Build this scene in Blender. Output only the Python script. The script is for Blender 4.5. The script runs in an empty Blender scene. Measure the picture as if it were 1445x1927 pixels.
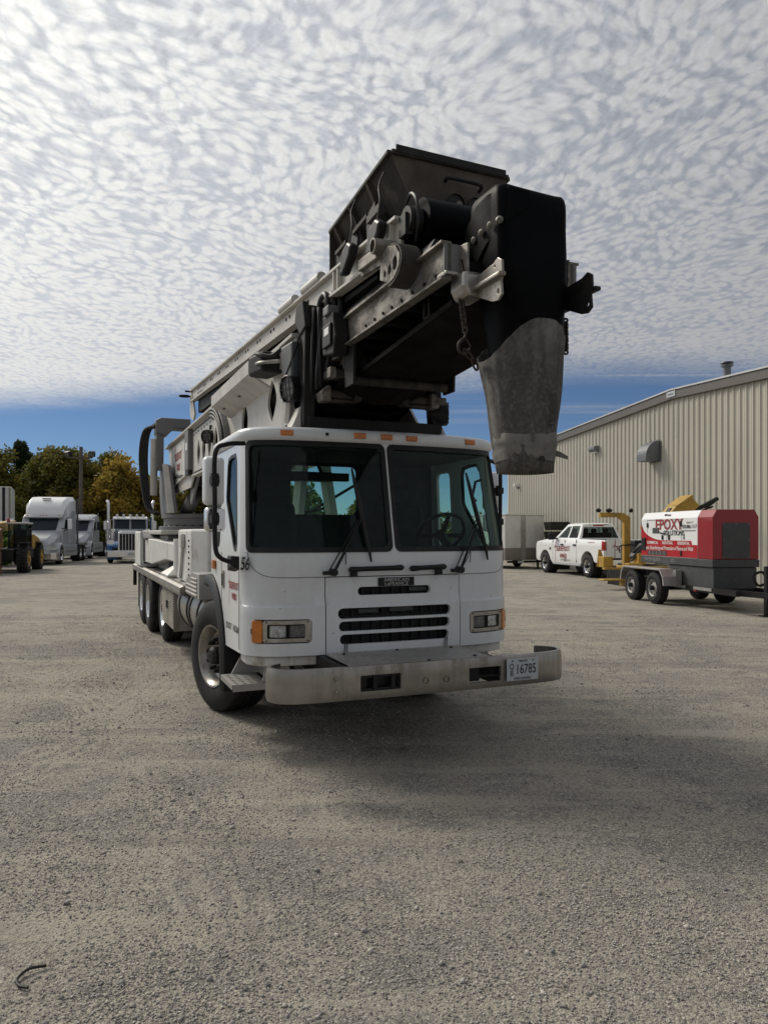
import bpy, math, random
import numpy as np
from mathutils import Vector, Matrix, Euler
from mathutils.geometry import delaunay_2d_cdt
R = math.radians
random.seed(7); np.random.seed(7)
scene = bpy.context.scene
COL = scene.collection

# ------------------------------------------------------------------ camera
cam = bpy.data.cameras.new('camera'); cam_ob = bpy.data.objects.new('camera', cam); COL.objects.link(cam_ob)
cam_ob.location = (0, 0, 1.75); cam_ob.rotation_euler = (R(90), 0, 0)
cam.sensor_fit = 'VERTICAL'; cam.sensor_height = 24.0; cam.lens = 24.0 * 1400 / 1927
cam.shift_y = 39.5 / 1927; cam.clip_start = 0.05; cam.clip_end = 2000
scene.camera = cam_ob

# ------------------------------------------------------------------ sky and sun
SUN_AZ, SUN_EL = -50.0, 39.0          # degrees: azimuth from the view axis (negative = left), elevation
sdir = Vector((math.sin(R(SUN_AZ)) * math.cos(R(SUN_EL)), math.cos(R(SUN_AZ)) * math.cos(R(SUN_EL)), math.sin(R(SUN_EL))))
sun = bpy.data.lights.new('sun', 'SUN'); sun_ob = bpy.data.objects.new('sun', sun); COL.objects.link(sun_ob)
sun.energy = 2.7; sun.angle = R(17.0); sun.color = (1.0, 0.93, 0.82)
sun_ob.rotation_euler = (-sdir).to_track_quat('-Z', 'Y').to_euler(); sun_ob.location = (-30, 25, 35)

world = bpy.data.worlds.new('World'); scene.world = world; world.use_nodes = True
def build_sky():
    nt = world.node_tree; nt.nodes.clear(); N = nt.nodes.new; L = nt.links.new
    def mth(op, a, b=None, c=None, clamp=False):
        n = N('ShaderNodeMath'); n.operation = op; n.use_clamp = clamp
        for i, v in enumerate((a, b, c)):
            if v is None: continue
            if isinstance(v, (int, float)): n.inputs[i].default_value = v
            else: L(v, n.inputs[i])
        return n.outputs[0]
    def mixc(f, a, b):
        n = N('ShaderNodeMix'); n.data_type = 'RGBA'
        for s, v in ((n.inputs['Factor'], f), (n.inputs['A'], a), (n.inputs['B'], b)):
            if isinstance(v, (tuple, float, int)): s.default_value = v
            else: L(v, s)
        return n.outputs['Result']
    def ramp(v, a, b):
        n = N('ShaderNodeMapRange'); n.interpolation_type = 'SMOOTHSTEP'; n.clamp = True
        n.inputs['From Min'].default_value = a; n.inputs['From Max'].default_value = b; L(v, n.inputs['Value'])
        return n.outputs['Result']
    out = N('ShaderNodeOutputWorld'); bg = N('ShaderNodeBackground'); bg.inputs['Strength'].default_value = 0.06
    L(bg.outputs[0], out.inputs[0])
    sky = N('ShaderNodeTexSky'); sky.sky_type = 'NISHITA'; sky.sun_disc = False
    sky.sun_elevation = R(SUN_EL); sky.sun_rotation = R(SUN_AZ); sky.altitude = 2500; sky.air_density = 0.9; sky.dust_density = 0.0; sky.ozone_density = 5.0
    tc = N('ShaderNodeTexCoord'); sep = N('ShaderNodeSeparateXYZ'); L(tc.outputs['Generated'], sep.inputs[0])
    z = mth('MAXIMUM', sep.outputs[2], 0.02)
    px = mth('DIVIDE', sep.outputs[0], z); py = mth('DIVIDE', sep.outputs[1], z)
    cb = N('ShaderNodeCombineXYZ'); L(px, cb.inputs[0]); L(py, cb.inputs[1])
    def noise(vec, scale, detail=3, rough=0.5, dist=0.0):
        n = N('ShaderNodeTexNoise'); n.inputs['Scale'].default_value = scale; n.inputs['Detail'].default_value = detail
        n.inputs['Roughness'].default_value = rough; n.inputs['Distortion'].default_value = dist; L(vec, n.inputs['Vector']); return n
    # gentle warps of the layer so that the cells are not a lattice
    def warp(vec, scale, amt, det=2):
        wn = noise(vec, scale, det)
        sub = N('ShaderNodeVectorMath'); sub.operation = 'SUBTRACT'; L(wn.outputs['Color'], sub.inputs[0]); sub.inputs[1].default_value = (0.5, 0.5, 0.5)
        sc = N('ShaderNodeVectorMath'); sc.operation = 'SCALE'; L(sub.outputs[0], sc.inputs[0]); sc.inputs['Scale'].default_value = amt
        ad = N('ShaderNodeVectorMath'); ad.operation = 'ADD'; L(vec, ad.inputs[0]); L(sc.outputs[0], ad.inputs[1]); return ad.outputs[0]
    w1 = warp(cb.outputs[0], 1.6, 0.35); w2 = warp(w1, 13.0, 0.026, 3)
    mp = N('ShaderNodeMapping'); mp.inputs['Rotation'].default_value = (0, 0, R(-10)); mp.inputs['Scale'].default_value = (1.12, 0.84, 1); L(w2, mp.inputs['Vector'])
    vo = N('ShaderNodeTexVoronoi'); vo.feature = 'SMOOTH_F1'; vo.inputs['Scale'].default_value = 25.0; vo.inputs['Smoothness'].default_value = 0.5; L(mp.outputs[0], vo.inputs['Vector'])
    n1 = noise(mp.outputs[0], 26, 5, 0.58); n2 = noise(w1, 3.2, 3, 0.5); n3 = noise(cb.outputs[0], 0.8, 3)
    off = N('ShaderNodeVectorMath'); off.operation = 'ADD'; L(mp.outputs[0], off.inputs[0]); off.inputs[1].default_value = (-0.010, 0.006, 0)
    n1b = noise(off.outputs[0], 26, 3, 0.55); n1a = noise(mp.outputs[0], 26, 3, 0.55)
    relief = mth('SUBTRACT', n1a.outputs[0], n1b.outputs[0])
    cell = mth('SUBTRACT', 1.0, ramp(vo.outputs['Distance'], 0.15, 0.85))
    a = mth('MULTIPLY_ADD', cell, 0.50, mth('MULTIPLY', n1.outputs[0], 0.48))
    a = mth('MULTIPLY_ADD', mth('SUBTRACT', n2.outputs[0], 0.5), 0.34, a)
    a = mth('MULTIPLY_ADD', mth('SUBTRACT', n3.outputs[0], 0.5), 0.36, a)
    thick = ramp(a, 0.24, 0.70)
    # scattering towards the sun: thin cloud glows around it
    dt = N('ShaderNodeVectorMath'); dt.operation = 'DOT_PRODUCT'; L(tc.outputs['Generated'], dt.inputs[0]); dt.inputs[1].default_value = sdir
    cosg = mth('MAXIMUM', dt.outputs['Value'], 0.0)
    glow = mth('POWER', cosg, 3.2)
    lum = mth('MULTIPLY_ADD', glow, 12.0, 6.7)
    gap = mixc(glow, (0.88, 0.93, 1.04, 1), (0.95, 0.97, 0.97, 1)); body = (0.98, 1.0, 1.03, 1)
    ccol = mixc(thick, gap, mixc(glow, body, (1.0, 0.985, 0.93, 1)))
    vm = N('ShaderNodeVectorMath'); vm.operation = 'SCALE'; L(ccol, vm.inputs[0])
    veil = mth('DIVIDE', 1.0, mth('MULTIPLY_ADD', mth('MAXIMUM', mth('SUBTRACT', py, 1.6), 0.0), 0.42, 1.0))    # detail melts together with distance
    tex = mth('ADD', mth('MULTIPLY', mth('SUBTRACT', thick, 0.6), 0.22), mth('MULTIPLY', relief, 0.5))
    L(mth('MULTIPLY', lum, mth('MULTIPLY_ADD', tex, veil, 0.95)), vm.inputs['Scale'])
    # the sheet ends in a ragged edge towards the horizon
    en = noise(cb.outputs[0], 0.55, 5, 0.6)
    mp2 = N('ShaderNodeMapping'); mp2.inputs['Rotation'].default_value = (0, 0, R(20)); mp2.inputs['Scale'].default_value = (0.16, 1.6, 1); L(cb.outputs[0], mp2.inputs['Vector'])
    en2 = noise(mp2.outputs[0], 1.2, 4, 0.55)
    edge = mth('MULTIPLY_ADD', px, -0.22, 5.0)
    edge = mth('MULTIPLY_ADD', mth('SUBTRACT', en.outputs[0], 0.5), 1.6, edge)
    cov = mth('SUBTRACT', 1.0, ramp(mth('SUBTRACT', py, edge), -0.9, 0.6))
    wisp = mth('MULTIPLY', mth('SUBTRACT', 1.0, ramp(mth('SUBTRACT', py, edge), 0.6, 2.6)), ramp(en2.outputs[0], 0.46, 0.68))
    cov = mth('MAXIMUM', cov, mth('MULTIPLY', mth('MULTIPLY', wisp, ramp(px, -0.6, 1.6)), 0.7))
    dens = mth('MULTIPLY', cov, mth('MULTIPLY_ADD', ramp(a, 0.1, 0.5), 0.14, 0.86))
    L(mixc(dens, sky.outputs[0], vm.outputs[0]), bg.inputs['Color'])
build_sky()
vs = scene.view_settings; vs.view_transform = 'Standard'; vs.look = 'None'; vs.exposure = 0.0; vs.gamma = 1.0; vs.use_curve_mapping = False
scene.cycles.max_bounces = 6; scene.cycles.diffuse_bounces = 3; scene.cycles.glossy_bounces = 3; scene.cycles.transparent_max_bounces = 14; scene.cycles.use_denoising = True

# ------------------------------------------------------------------ mesh helpers
class MB:
    def __init__(s): s.v = []; s.f = []
    def add(s, vs, fs):
        n = len(s.v); s.v += [tuple(p) for p in vs]; s.f += [tuple(i + n for i in f) for f in fs]; return s
    def box(s, x0, x1, y0, y1, z0, z1):
        return s.add([(x0,y0,z0),(x1,y0,z0),(x1,y1,z0),(x0,y1,z0),(x0,y0,z1),(x1,y0,z1),(x1,y1,z1),(x0,y1,z1)],
                     [(0,3,2,1),(4,5,6,7),(0,1,5,4),(1,2,6,5),(2,3,7,6),(3,0,4,7)])
    def obox(s, c, size, rot=(0,0,0)):
        m = Euler([R(a) for a in rot]).to_matrix(); h = [k/2 for k in size]; c = Vector(c); P = []
        for z in (-1,1):
            for x, y in ((-1,-1),(1,-1),(1,1),(-1,1)): P.append(c + m @ Vector((x*h[0], y*h[1], z*h[2])))
        return s.add(P, [(0,3,2,1),(4,5,6,7),(0,1,5,4),(1,2,6,5),(2,3,7,6),(3,0,4,7)])
    def bar(s, p0, p1, w, h, up=(0,0,1)):
        p0, p1 = Vector(p0), Vector(p1); d = (p1-p0).normalized(); u = Vector(up)
        r = d.cross(u).normalized(); u = r.cross(d); P = []
        for p in (p0, p1):
            for a, b in ((-1,-1),(1,-1),(1,1),(-1,1)): P.append(p + r*a*w/2 + u*b*h/2)
        return s.add(P, [(0,1,2,3),(7,6,5,4),(0,4,5,1),(1,5,6,2),(2,6,7,3),(3,7,4,0)])
    def prism(s, poly, ax, a, b):
        def m(p, t): return (t,p[0],p[1]) if ax == 'x' else (p[0],t,p[1]) if ax == 'y' else (p[0],p[1],t)
        n = len(poly)
        return s.add([m(p,a) for p in poly] + [m(p,b) for p in poly],
                     [tuple(range(n))[::-1], tuple(range(n,2*n))] + [(i,(i+1)%n,n+(i+1)%n,n+i) for i in range(n)])
    def tube(s, pts, r, n=8, closed=False, caps=True):
        pts = [Vector(p) for p in pts]; m = len(pts); rs = r if isinstance(r, (list, tuple)) else [r]*m
        up = None; rings = []
        for i, p in enumerate(pts):
            if closed: d = (pts[(i+1)%m] - pts[i-1]).normalized()
            else: d = (pts[min(i+1,m-1)] - pts[max(i-1,0)]).normalized()
            if up is None:
                up = Vector((0,0,1)) if abs(d.z) < .9 else Vector((1,0,0))
            a = d.cross(up).normalized(); up = a.cross(d).normalized()
            rings.append([p + (a*math.cos(2*math.pi*k/n) + up*math.sin(2*math.pi*k/n))*rs[i] for k in range(n)])
        return s.loft(rings, caps=caps and not closed, closed=closed)
    def loft(s, rings, caps=True, closed=False, wrap=True):
        n = len(rings[0]); m = len(rings); P = [p for r in rings for p in r]; F = []
        for i in range(m if closed else m-1):
            j = (i+1) % m
            for k in range(n if wrap else n-1):
                l = (k+1) % n; F.append((i*n+k, i*n+l, j*n+l, j*n+k))
        if caps: F += [tuple(range(n))[::-1], tuple((m-1)*n+k for k in range(n))]
        return s.add(P, F)
    def cyl(s, p0, p1, r, n=16, r1=None):
        return s.tube([p0, p1], [r, r if r1 is None else r1], n)
    def lathe(s, prof, c=(0,0,0), ax='z', n=24, caps=False):
        rings = []
        for r, h in prof:
            ring = []
            for k in range(n):
                a = 2*math.pi*k/n; u, v = r*math.cos(a), r*math.sin(a)
                q = (u,v,h) if ax == 'z' else (h,u,v) if ax == 'x' else (u,h,v)
                ring.append((c[0]+q[0], c[1]+q[1], c[2]+q[2]))
            rings.append(ring)
        return s.loft(rings, caps=caps)
    def sphere(s, c, r, n=12, m=8, sc=(1,1,1)):
        rings = []
        for i in range(1, m):
            t = math.pi*i/m
            rings.append([(c[0]+r*sc[0]*math.sin(t)*math.cos(2*math.pi*k/n), c[1]+r*sc[1]*math.sin(t)*math.sin(2*math.pi*k/n), c[2]+r*sc[2]*math.cos(t)) for k in range(n)])
        return s.loft(rings)
    def plate(s, outline, holes, fn, back, step=None, rows=()):
        """flat 2-D outline with holes, mapped to space by fn (front) and back; open boundaries get edge walls"""
        V = []; E = []
        def loop(p):
            n0 = len(V); V.extend(Vector(q) for q in p); E.extend((n0+i, n0+(i+1)%len(p)) for i in range(len(p)))
        loop(outline)
        for h in holes: loop(h)
        if step:
            xs = [p[0] for p in outline]; ys = [p[1] for p in outline]
            x = min(xs) + step/2
            while x < max(xs):
                y = min(ys) + step/2
                while y < max(ys):
                    if inside((x,y), outline) and not any(inside((x,y), h) for h in holes): V.append(Vector((x,y)))
                    y += step
                x += step
        for y in rows:
            x = min(p[0] for p in outline) + .02
            while x < max(p[0] for p in outline):
                if inside((x,y), outline) and not any(inside((x,y), h) for h in holes): V.append(Vector((x,y)))
                x += .05
        vo, _, fo, _, _, _ = delaunay_2d_cdt(V, E, [], 0, 1e-7)
        keep = []
        for f in fo:
            c = sum((vo[i] for i in f), Vector((0,0))) / len(f)
            if inside(c, outline) and not any(inside(c, h) for h in holes): keep.append(tuple(f))
        n = len(vo); cnt = {}
        for f in keep:
            for i in range(len(f)):
                e = (f[i], f[(i+1)%len(f)]); cnt[e] = 1
        F = list(keep) + [tuple(n+i for i in f[::-1]) for f in keep]
        for a, b in cnt:
            if (b, a) not in cnt: F.append((a, n+a, n+b, b))
        return s.add([fn(*p) for p in vo] + [back(*p) for p in vo], F)
def inside(p, poly):
    x, y = p[0], p[1]; c = False; n = len(poly); j = n-1
    for i in range(n):
        xi, yi = poly[i][0], poly[i][1]; xj, yj = poly[j][0], poly[j][1]
        if (yi > y) != (yj > y) and x < (xj-xi)*(y-yi)/(yj-yi)+xi: c = not c
        j = i
    return c
def dens(poly, step, closed=True):
    o = []; n = len(poly)
    for i in range(n if closed else n-1):
        a, b = poly[i], poly[(i+1)%n]; k = max(1, int(math.dist(a, b)/step + .5))
        o += [(a[0]+(b[0]-a[0])*t/k, a[1]+(b[1]-a[1])*t/k) for t in range(k)]
    if not closed: o.append(poly[-1])
    return o
def rrect(x0, x1, z0, z1, r, n=4):
    o = []
    for cx, cz, a0 in ((x1-r, z1-r, 0), (x0+r, z1-r, 90), (x0+r, z0+r, 180), (x1-r, z0+r, 270)):
        for i in range(n+1): a = R(a0 + 90*i/n); o.append((cx + r*math.cos(a), cz + r*math.sin(a)))
    return o
def arc(cx, cz, r, a0, a1, n, rz=None):
    return [(cx + r*math.cos(R(a0+(a1-a0)*i/n)), cz + (rz or r)*math.sin(R(a0+(a1-a0)*i/n))) for i in range(n+1)]
def curve3(P, n=8):
    """Catmull-Rom through points"""
    P = [Vector(p) for p in P]; P = [P[0]*2-P[1]] + P + [P[-1]*2-P[-2]]; o = []
    for i in range(1, len(P)-2):
        a, b, c, d = P[i-1:i+3]
        for k in range(n):
            t = k/n; o.append(.5*((2*b) + (c-a)*t + (2*a-5*b+4*c-d)*t*t + (3*b-a-3*c+d)*t**3))
    o.append(P[-2]); return o

def O(name, mb, mat, parent=None, bevel=0, smooth=False, segs=2, fix=True, kind=None, label=None):
    me = bpy.data.meshes.new(name); me.from_pydata(mb.v, [], mb.f)
    if fix:
        import bmesh
        bm = bmesh.new(); bm.from_mesh(me); bmesh.ops.recalc_face_normals(bm, faces=bm.faces); bm.to_mesh(me); bm.free()
    me.materials.append(mat)
    if smooth:
        me.shade_smooth()
        me.set_sharp_from_angle(angle=R(smooth if smooth is not True else 40))
    o = bpy.data.objects.new(name, me); COL.objects.link(o); o.parent = parent
    if bevel:
        b = o.modifiers.new('bevel', 'BEVEL'); b.width = bevel; b.segments = segs; b.limit_method = 'ANGLE'; b.angle_limit = R(35)
    if kind: o['kind'] = kind
    if label: o['label'] = label
    return o
def E(name, parent=None, loc=(0,0,0), rot=(0,0,0)):
    o = bpy.data.objects.new(name, None); COL.objects.link(o); o.parent = parent; o.location = loc; o.rotation_euler = [R(a) for a in rot]; o.empty_display_size = .2
    return o
def thing(name, label, cat, loc=(0,0,0), rz=0, group=None):
    o = E(name, None, loc, (0,0,rz)); o['label'] = label; o['category'] = cat
    if group: o['group'] = group
    return o
def tag(o, label, cat, group=None):
    o['label'] = label; o['category'] = cat
    if group: o['group'] = group
    return o
def text(body, size, org, xd, yd, mat, parent, name='lettering', bold=0.0, sx=1.0, shear=0.0, align='CENTER', lift=0.002, extrude=0.0008, space=1.0):
    cu = bpy.data.curves.new('t', 'FONT'); cu.body = body; cu.size = size; cu.align_x = align; cu.align_y = 'CENTER'
    cu.extrude = extrude; cu.offset = bold*size; cu.shear = shear; cu.space_character = space; cu.resolution_u = 3
    t = bpy.data.objects.new('t', cu); me = bpy.data.meshes.new_from_object(t)
    bpy.data.objects.remove(t); bpy.data.curves.remove(cu)
    xd = Vector(xd).normalized(); yd = Vector(yd).normalized(); zd = xd.cross(yd); o3 = Vector(org) + zd*lift
    M = Matrix(((xd.x*sx, yd.x, zd.x, o3.x), (xd.y*sx, yd.y, zd.y, o3.y), (xd.z*sx, yd.z, zd.z, o3.z), (0,0,0,1)))
    me.transform(M); me.materials.clear(); me.materials.append(mat); me.name = name
    o = bpy.data.objects.new(name, me); COL.objects.link(o); o.parent = parent; return o

# ------------------------------------------------------------------ materials
def pm(name, col=None, rough=.5, metal=0.0, var=.08, vs=3.0, dirt=0.0, dcol=(.16,.14,.12), ds=4.0, streak=1.0, bump=0.0, bs=60.0, coat=0.0, spec=.5, trans=0.0, dedge=(.45,.7), chips=0.0):
    m = bpy.data.materials.new(name); m.use_nodes = True; nt = m.node_tree; N = nt.nodes.new; L = nt.links.new
    b = nt.nodes['Principled BSDF']; b.inputs['Roughness'].default_value = rough; b.inputs['Metallic'].default_value = metal
    b.inputs['Specular IOR Level'].default_value = spec; b.inputs['Coat Weight'].default_value = coat; b.inputs['Coat Roughness'].default_value = .08
    tc = N('ShaderNodeTexCoord'); src = tc.outputs['Object']
    def noise(scale, det=4, vec=src, rg=.55):
        n = N('ShaderNodeTexNoise'); n.inputs['Scale'].default_value = scale; n.inputs['Detail'].default_value = det; n.inputs['Roughness'].default_value = rg; L(vec, n.inputs['Vector']); return n.outputs[0]
    def mix(f, a, c):
        n = N('ShaderNodeMix'); n.data_type = 'RGBA'; L(f, n.inputs['Factor'])
        for s, v in ((n.inputs['A'], a), (n.inputs['B'], c)):
            if isinstance(v, tuple): s.default_value = (*v, 1)
            else: L(v, s)
        return n.outputs['Result']
    def rng(v, a, c, lo=0.0, hi=1.0):
        n = N('ShaderNodeMapRange'); n.interpolation_type = 'SMOOTHSTEP'; n.inputs['From Min'].default_value = a; n.inputs['From Max'].default_value = c
        n.inputs['To Min'].default_value = lo; n.inputs['To Max'].default_value = hi; L(v, n.inputs['Value']); return n.outputs['Result']
    n0 = noise(vs)
    c = mix(rng(n0, .3, .7), tuple(min(1, k*(1-var)) for k in col), tuple(min(1, k*(1+var)) for k in col))
    if dirt:
        mp = N('ShaderNodeMapping'); mp.inputs['Scale'].default_value = (1, 1, streak); L(src, mp.inputs['Vector'])
        f = rng(noise(ds, 7, mp.outputs[0], .65), dedge[0], dedge[1], 0, dirt)
        f2 = N('ShaderNodeMath'); f2.operation = 'MULTIPLY'; L(f, f2.inputs[0]); L(rng(noise(ds*9, 4), .25, .6, .35, 1), f2.inputs[1])
        c = mix(f2.outputs[0], c, dcol)
        rr = rng(f2.outputs[0], 0, 1, rough, min(1, max(rough, .75))); L(rr, b.inputs['Roughness'])
        if metal:
            L(rng(f2.outputs[0], 0, 1, metal, metal*.25), b.inputs['Metallic'])
    else:
        L(rng(noise(vs*5), .3, .7, max(0.02, rough-.06), min(1, rough+.08)), b.inputs['Roughness'])
    if chips:      # stone chips and specks
        vc = N('ShaderNodeTexVoronoi'); vc.inputs['Scale'].default_value = 26; L(src, vc.inputs['Vector']); sc_ = N('ShaderNodeSeparateColor'); L(vc.outputs['Color'], sc_.inputs[0])
        f3 = N('ShaderNodeMath'); f3.operation = 'MULTIPLY'; L(rng(vc.outputs['Distance'], .10, .20, 1, 0), f3.inputs[0]); L(rng(sc_.outputs[0], .955, .965, 0, chips), f3.inputs[1]); c = mix(f3.outputs[0], c, (.10,.09,.08))
    L(c, b.inputs['Base Color'])
    if bump:
        bp = N('ShaderNodeBump'); bp.inputs['Strength'].default_value = bump; bp.inputs['Distance'].default_value = .01; L(noise(bs, 5), bp.inputs['Height']); L(bp.outputs[0], b.inputs['Normal'])
    return m
def glass(name, tint, rough=0.02, base=0.06):
    m = bpy.data.materials.new(name); m.use_nodes = True; nt = m.node_tree; N = nt.nodes.new; L = nt.links.new
    for n in list(nt.nodes):
        if n.type == 'BSDF_PRINCIPLED': nt.nodes.remove(n)
    out = [n for n in nt.nodes if n.type == 'OUTPUT_MATERIAL'][0]
    t = N('ShaderNodeBsdfTransparent'); t.inputs[0].default_value = (*tint, 1); g = N('ShaderNodeBsdfGlossy'); g.inputs['Roughness'].default_value = rough
    lw = N('ShaderNodeLayerWeight'); lw.inputs[0].default_value = .5; pw = N('ShaderNodeMath'); pw.operation = 'POWER'; L(lw.outputs['Facing'], pw.inputs[0]); pw.inputs[1].default_value = 5
    fr = N('ShaderNodeMath'); fr.operation = 'MULTIPLY_ADD'; L(pw.outputs[0], fr.inputs[0]); fr.inputs[1].default_value = .55; fr.inputs[2].default_value = .012; mx = N('ShaderNodeMixShader')
    L(fr.outputs[0], mx.inputs[0]); L(t.outputs[0], mx.inputs[1]); L(g.outputs[0], mx.inputs[2]); L(mx.outputs[0], out.inputs[0]); return m
M = {}
M['white'] = pm('white paint', (.64,.66,.68), .32, var=.03, vs=1.5, dirt=.30, dcol=(.40,.375,.335), ds=2.6, streak=.30, coat=.3, chips=.8)
M['white_clean'] = pm('white paint clean', (.78,.79,.80), .28, var=.02, dirt=.08, dcol=(.4,.38,.35), ds=3, coat=.35)
M['white_dirty'] = pm('worn white steel', (.60,.60,.58), .5, var=.06, dirt=.75, dcol=(.20,.14,.09), ds=5, streak=.5, dedge=(.52,.72), bump=.06)
M['cream'] = pm('boom cream paint', (.50,.48,.44), .45, var=.06, vs=2, dirt=.45, dcol=(.20,.18,.155), ds=3.0, streak=.4, dedge=(.42,.75))
M['grey_paint'] = pm('grey machine paint', (.14,.142,.145), .5, var=.08, dirt=.45, dcol=(.14,.12,.10), ds=4)
M['dark_steel'] = pm('dark soiled steel', (.014,.014,.014), .6, spec=.25, var=.3, vs=6, dirt=.55, dcol=(.034,.030,.026), ds=5, bump=.15, bs=40)
M['hopper_in'] = pm('concrete stained steel', (.040,.037,.033), .75, spec=.25, var=.3, vs=5, dirt=.7, dcol=(.105,.094,.078), ds=6, streak=.5, bump=.25, bs=35)
M['hopper_front'] = pm('cement stained plate', (.085,.074,.062), .8, spec=.2, var=.3, vs=4, dirt=.7, dcol=(.045,.04,.035), ds=5, bump=.2, bs=30)
M['rail_steel'] = pm('bare rail steel', (.27,.25,.22), .5, metal=.5, var=.15, vs=5, dirt=.9, dcol=(.055,.048,.04), ds=4.5, streak=1.6, dedge=(.38,.60), bump=.08)
M['alu'] = pm('brushed aluminium', (.34,.325,.30), .32, metal=.92, var=.14, vs=3, dirt=.75, dcol=(.15,.12,.085), ds=6, streak=.10, dedge=(.42,.68), bump=.03, bs=120)
M['alu_plate'] = pm('aluminium plate', (.38,.37,.36), .45, metal=.6, var=.1, dirt=.5, dcol=(.22,.19,.16), ds=4, bump=.1)
M['chrome'] = pm('chrome', (.70,.70,.71), .16, metal=1.0, var=.04, dirt=.25, dcol=(.3,.28,.25), ds=5)
M['rubber'] = pm('tyre rubber', (.020,.020,.021), .78, spec=.25, var=.2, vs=8, dirt=.55, dcol=(.048,.044,.039), ds=5, bump=.1, bs=90)
M['black'] = pm('black plastic', (.010,.010,.011), .45, spec=.28, var=.2, dirt=.25, dcol=(.05,.045,.04), ds=6)
M['boot'] = pm('black rubber boot', (.0022,.0026,.0034), .5, var=.2, vs=4, dirt=.3, dcol=(.006,.006,.006), ds=4, bump=.25, bs=9, spec=.05)
M['sleeve'] = pm('cement caked sleeve', (.135,.13,.12), .85, var=.3, vs=9, dirt=.85, dcol=(.045,.043,.041), ds=4.5, streak=.13, dedge=(.40,.56), bump=.35, bs=28)
M['tape'] = pm('grey wrapped tape', (.15,.145,.135), .7, var=.2, vs=12, dirt=.6, dcol=(.10,.075,.06), ds=7, bump=.5, bs=22)
M['amber'] = pm('amber lens', (.52,.15,.012), .25, var=.12, vs=12, coat=.4, bump=.1, bs=150)
M['red_lens'] = pm('red lens', (.35,.015,.012), .25, var=.1, coat=.4)
M['lamp'] = pm('headlamp lens', (.42,.43,.42), .22, metal=.5, var=.35, vs=30, bump=.4, bs=70)
M['lamp_dark'] = pm('dark headlamp lens', (.13,.13,.125), .25, metal=.3, var=.3, vs=25, bump=.3, bs=70)
M['bezel'] = pm('lamp bezel', (.40,.37,.32), .4, metal=.6, var=.1, dirt=.5, dcol=(.2,.15,.1), ds=9)
M['plate'] = pm('licence plate white', (.42,.45,.47), .5, var=.04)
M['ink'] = pm('black lettering', (.02,.02,.022), .5, var=.1)
M['red_ink'] = pm('dark red lettering', (.26,.022,.025), .5, var=.1)
M['white_ink'] = pm('white lettering', (.75,.75,.73), .5, var=.05)
M['silver_ink'] = pm('silver lettering', (.38,.38,.38), .4, metal=.3, var=.05)
M['seat'] = pm('seat fabric', (.02,.026,.032), .9, var=.2)
M['cabin'] = pm('cabin trim', (.028,.032,.036), .8, var=.15)
M['belt'] = pm('conveyor belt', (.010,.0095,.009), .85, spec=.05, var=.3, vs=4, dirt=.5, dcol=(.030,.026,.022), ds=3, bump=.1)
M['hose'] = pm('hydraulic hose', (.012,.012,.013), .5, spec=.3, var=.2, dirt=.3, dcol=(.06,.05,.045), ds=8)
M['chain'] = pm('rusty chain', (.05,.04,.033), .6, metal=.5, var=.3, vs=30)
M['glass'] = glass('tinted windscreen', (.80,.90,.87)); M['glass_dark'] = glass('dark side glass', (.52,.58,.56)); M['glass_black'] = glass('privacy glass', (.28,.31,.33))
M['mirror'] = pm('mirror glass', (.55,.57,.58), .03, metal=1.0, var=.01)
M['vent'] = pm('dark radiator', (.008,.008,.009), .7, var=.3, vs=30, bump=.4, bs=60)
M['yellow'] = pm('machine yellow', (.42,.25,.035), .5, var=.12, dirt=.6, dcol=(.15,.10,.05), ds=4)
M['red'] = pm('generator red', (.42,.012,.02), .3, var=.04, coat=.4, dirt=.08, ds=3)
M['dark_red'] = pm('generator end red', (.26,.008,.014), .35, var=.05, coat=.3)
M['charcoal'] = pm('charcoal base', (.045,.05,.053), .5, var=.1, dirt=.3, dcol=(.12,.11,.1), ds=5)
M['blue'] = pm('blue fender paint', (.02,.12,.30), .35, var=.06, coat=.3)
M['silver_paint'] = pm('silver white paint', (.38,.40,.43), .35, var=.04, dirt=.2, dcol=(.3,.28,.26), ds=3, coat=.3)
M['rust_brown'] = pm('rusty brown steel', (.16,.075,.03), .7, var=.2, vs=5, dirt=.5, dcol=(.07,.04,.02), ds=5)
M['wood'] = pm('weathered pole wood', (.12,.105,.09), .9, var=.2, vs=3, bump=.3)
M['bark'] = pm('bark', (.05,.042,.034), .95, var=.25, vs=4, bump=.4, bs=15)
M['wall'] = pm('ribbed wall paint', (.50,.48,.41), .45, var=.03, vs=.6, dirt=.10, dcol=(.34,.29,.2), ds=.7, streak=.4)
M['trim'] = pm('brown roof trim', (.105,.092,.082), .45, var=.06)
M['roof'] = pm('galvanised roof', (.5,.5,.5), .4, metal=.5, var=.06)
M['vent_grey'] = pm('grey vent hood', (.11,.12,.135), .45, var=.08, dirt=.3, dcol=(.2,.2,.2), ds=4)
M['box_white'] = pm('cargo trailer skin', (.60,.60,.575), .4, var=.04, dirt=.3, dcol=(.3,.27,.23), ds=1.2)
M['box_grey'] = pm('trailer kick plate', (.24,.22,.20), .5, metal=.3, var=.1, dirt=.3, ds=3)

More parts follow.
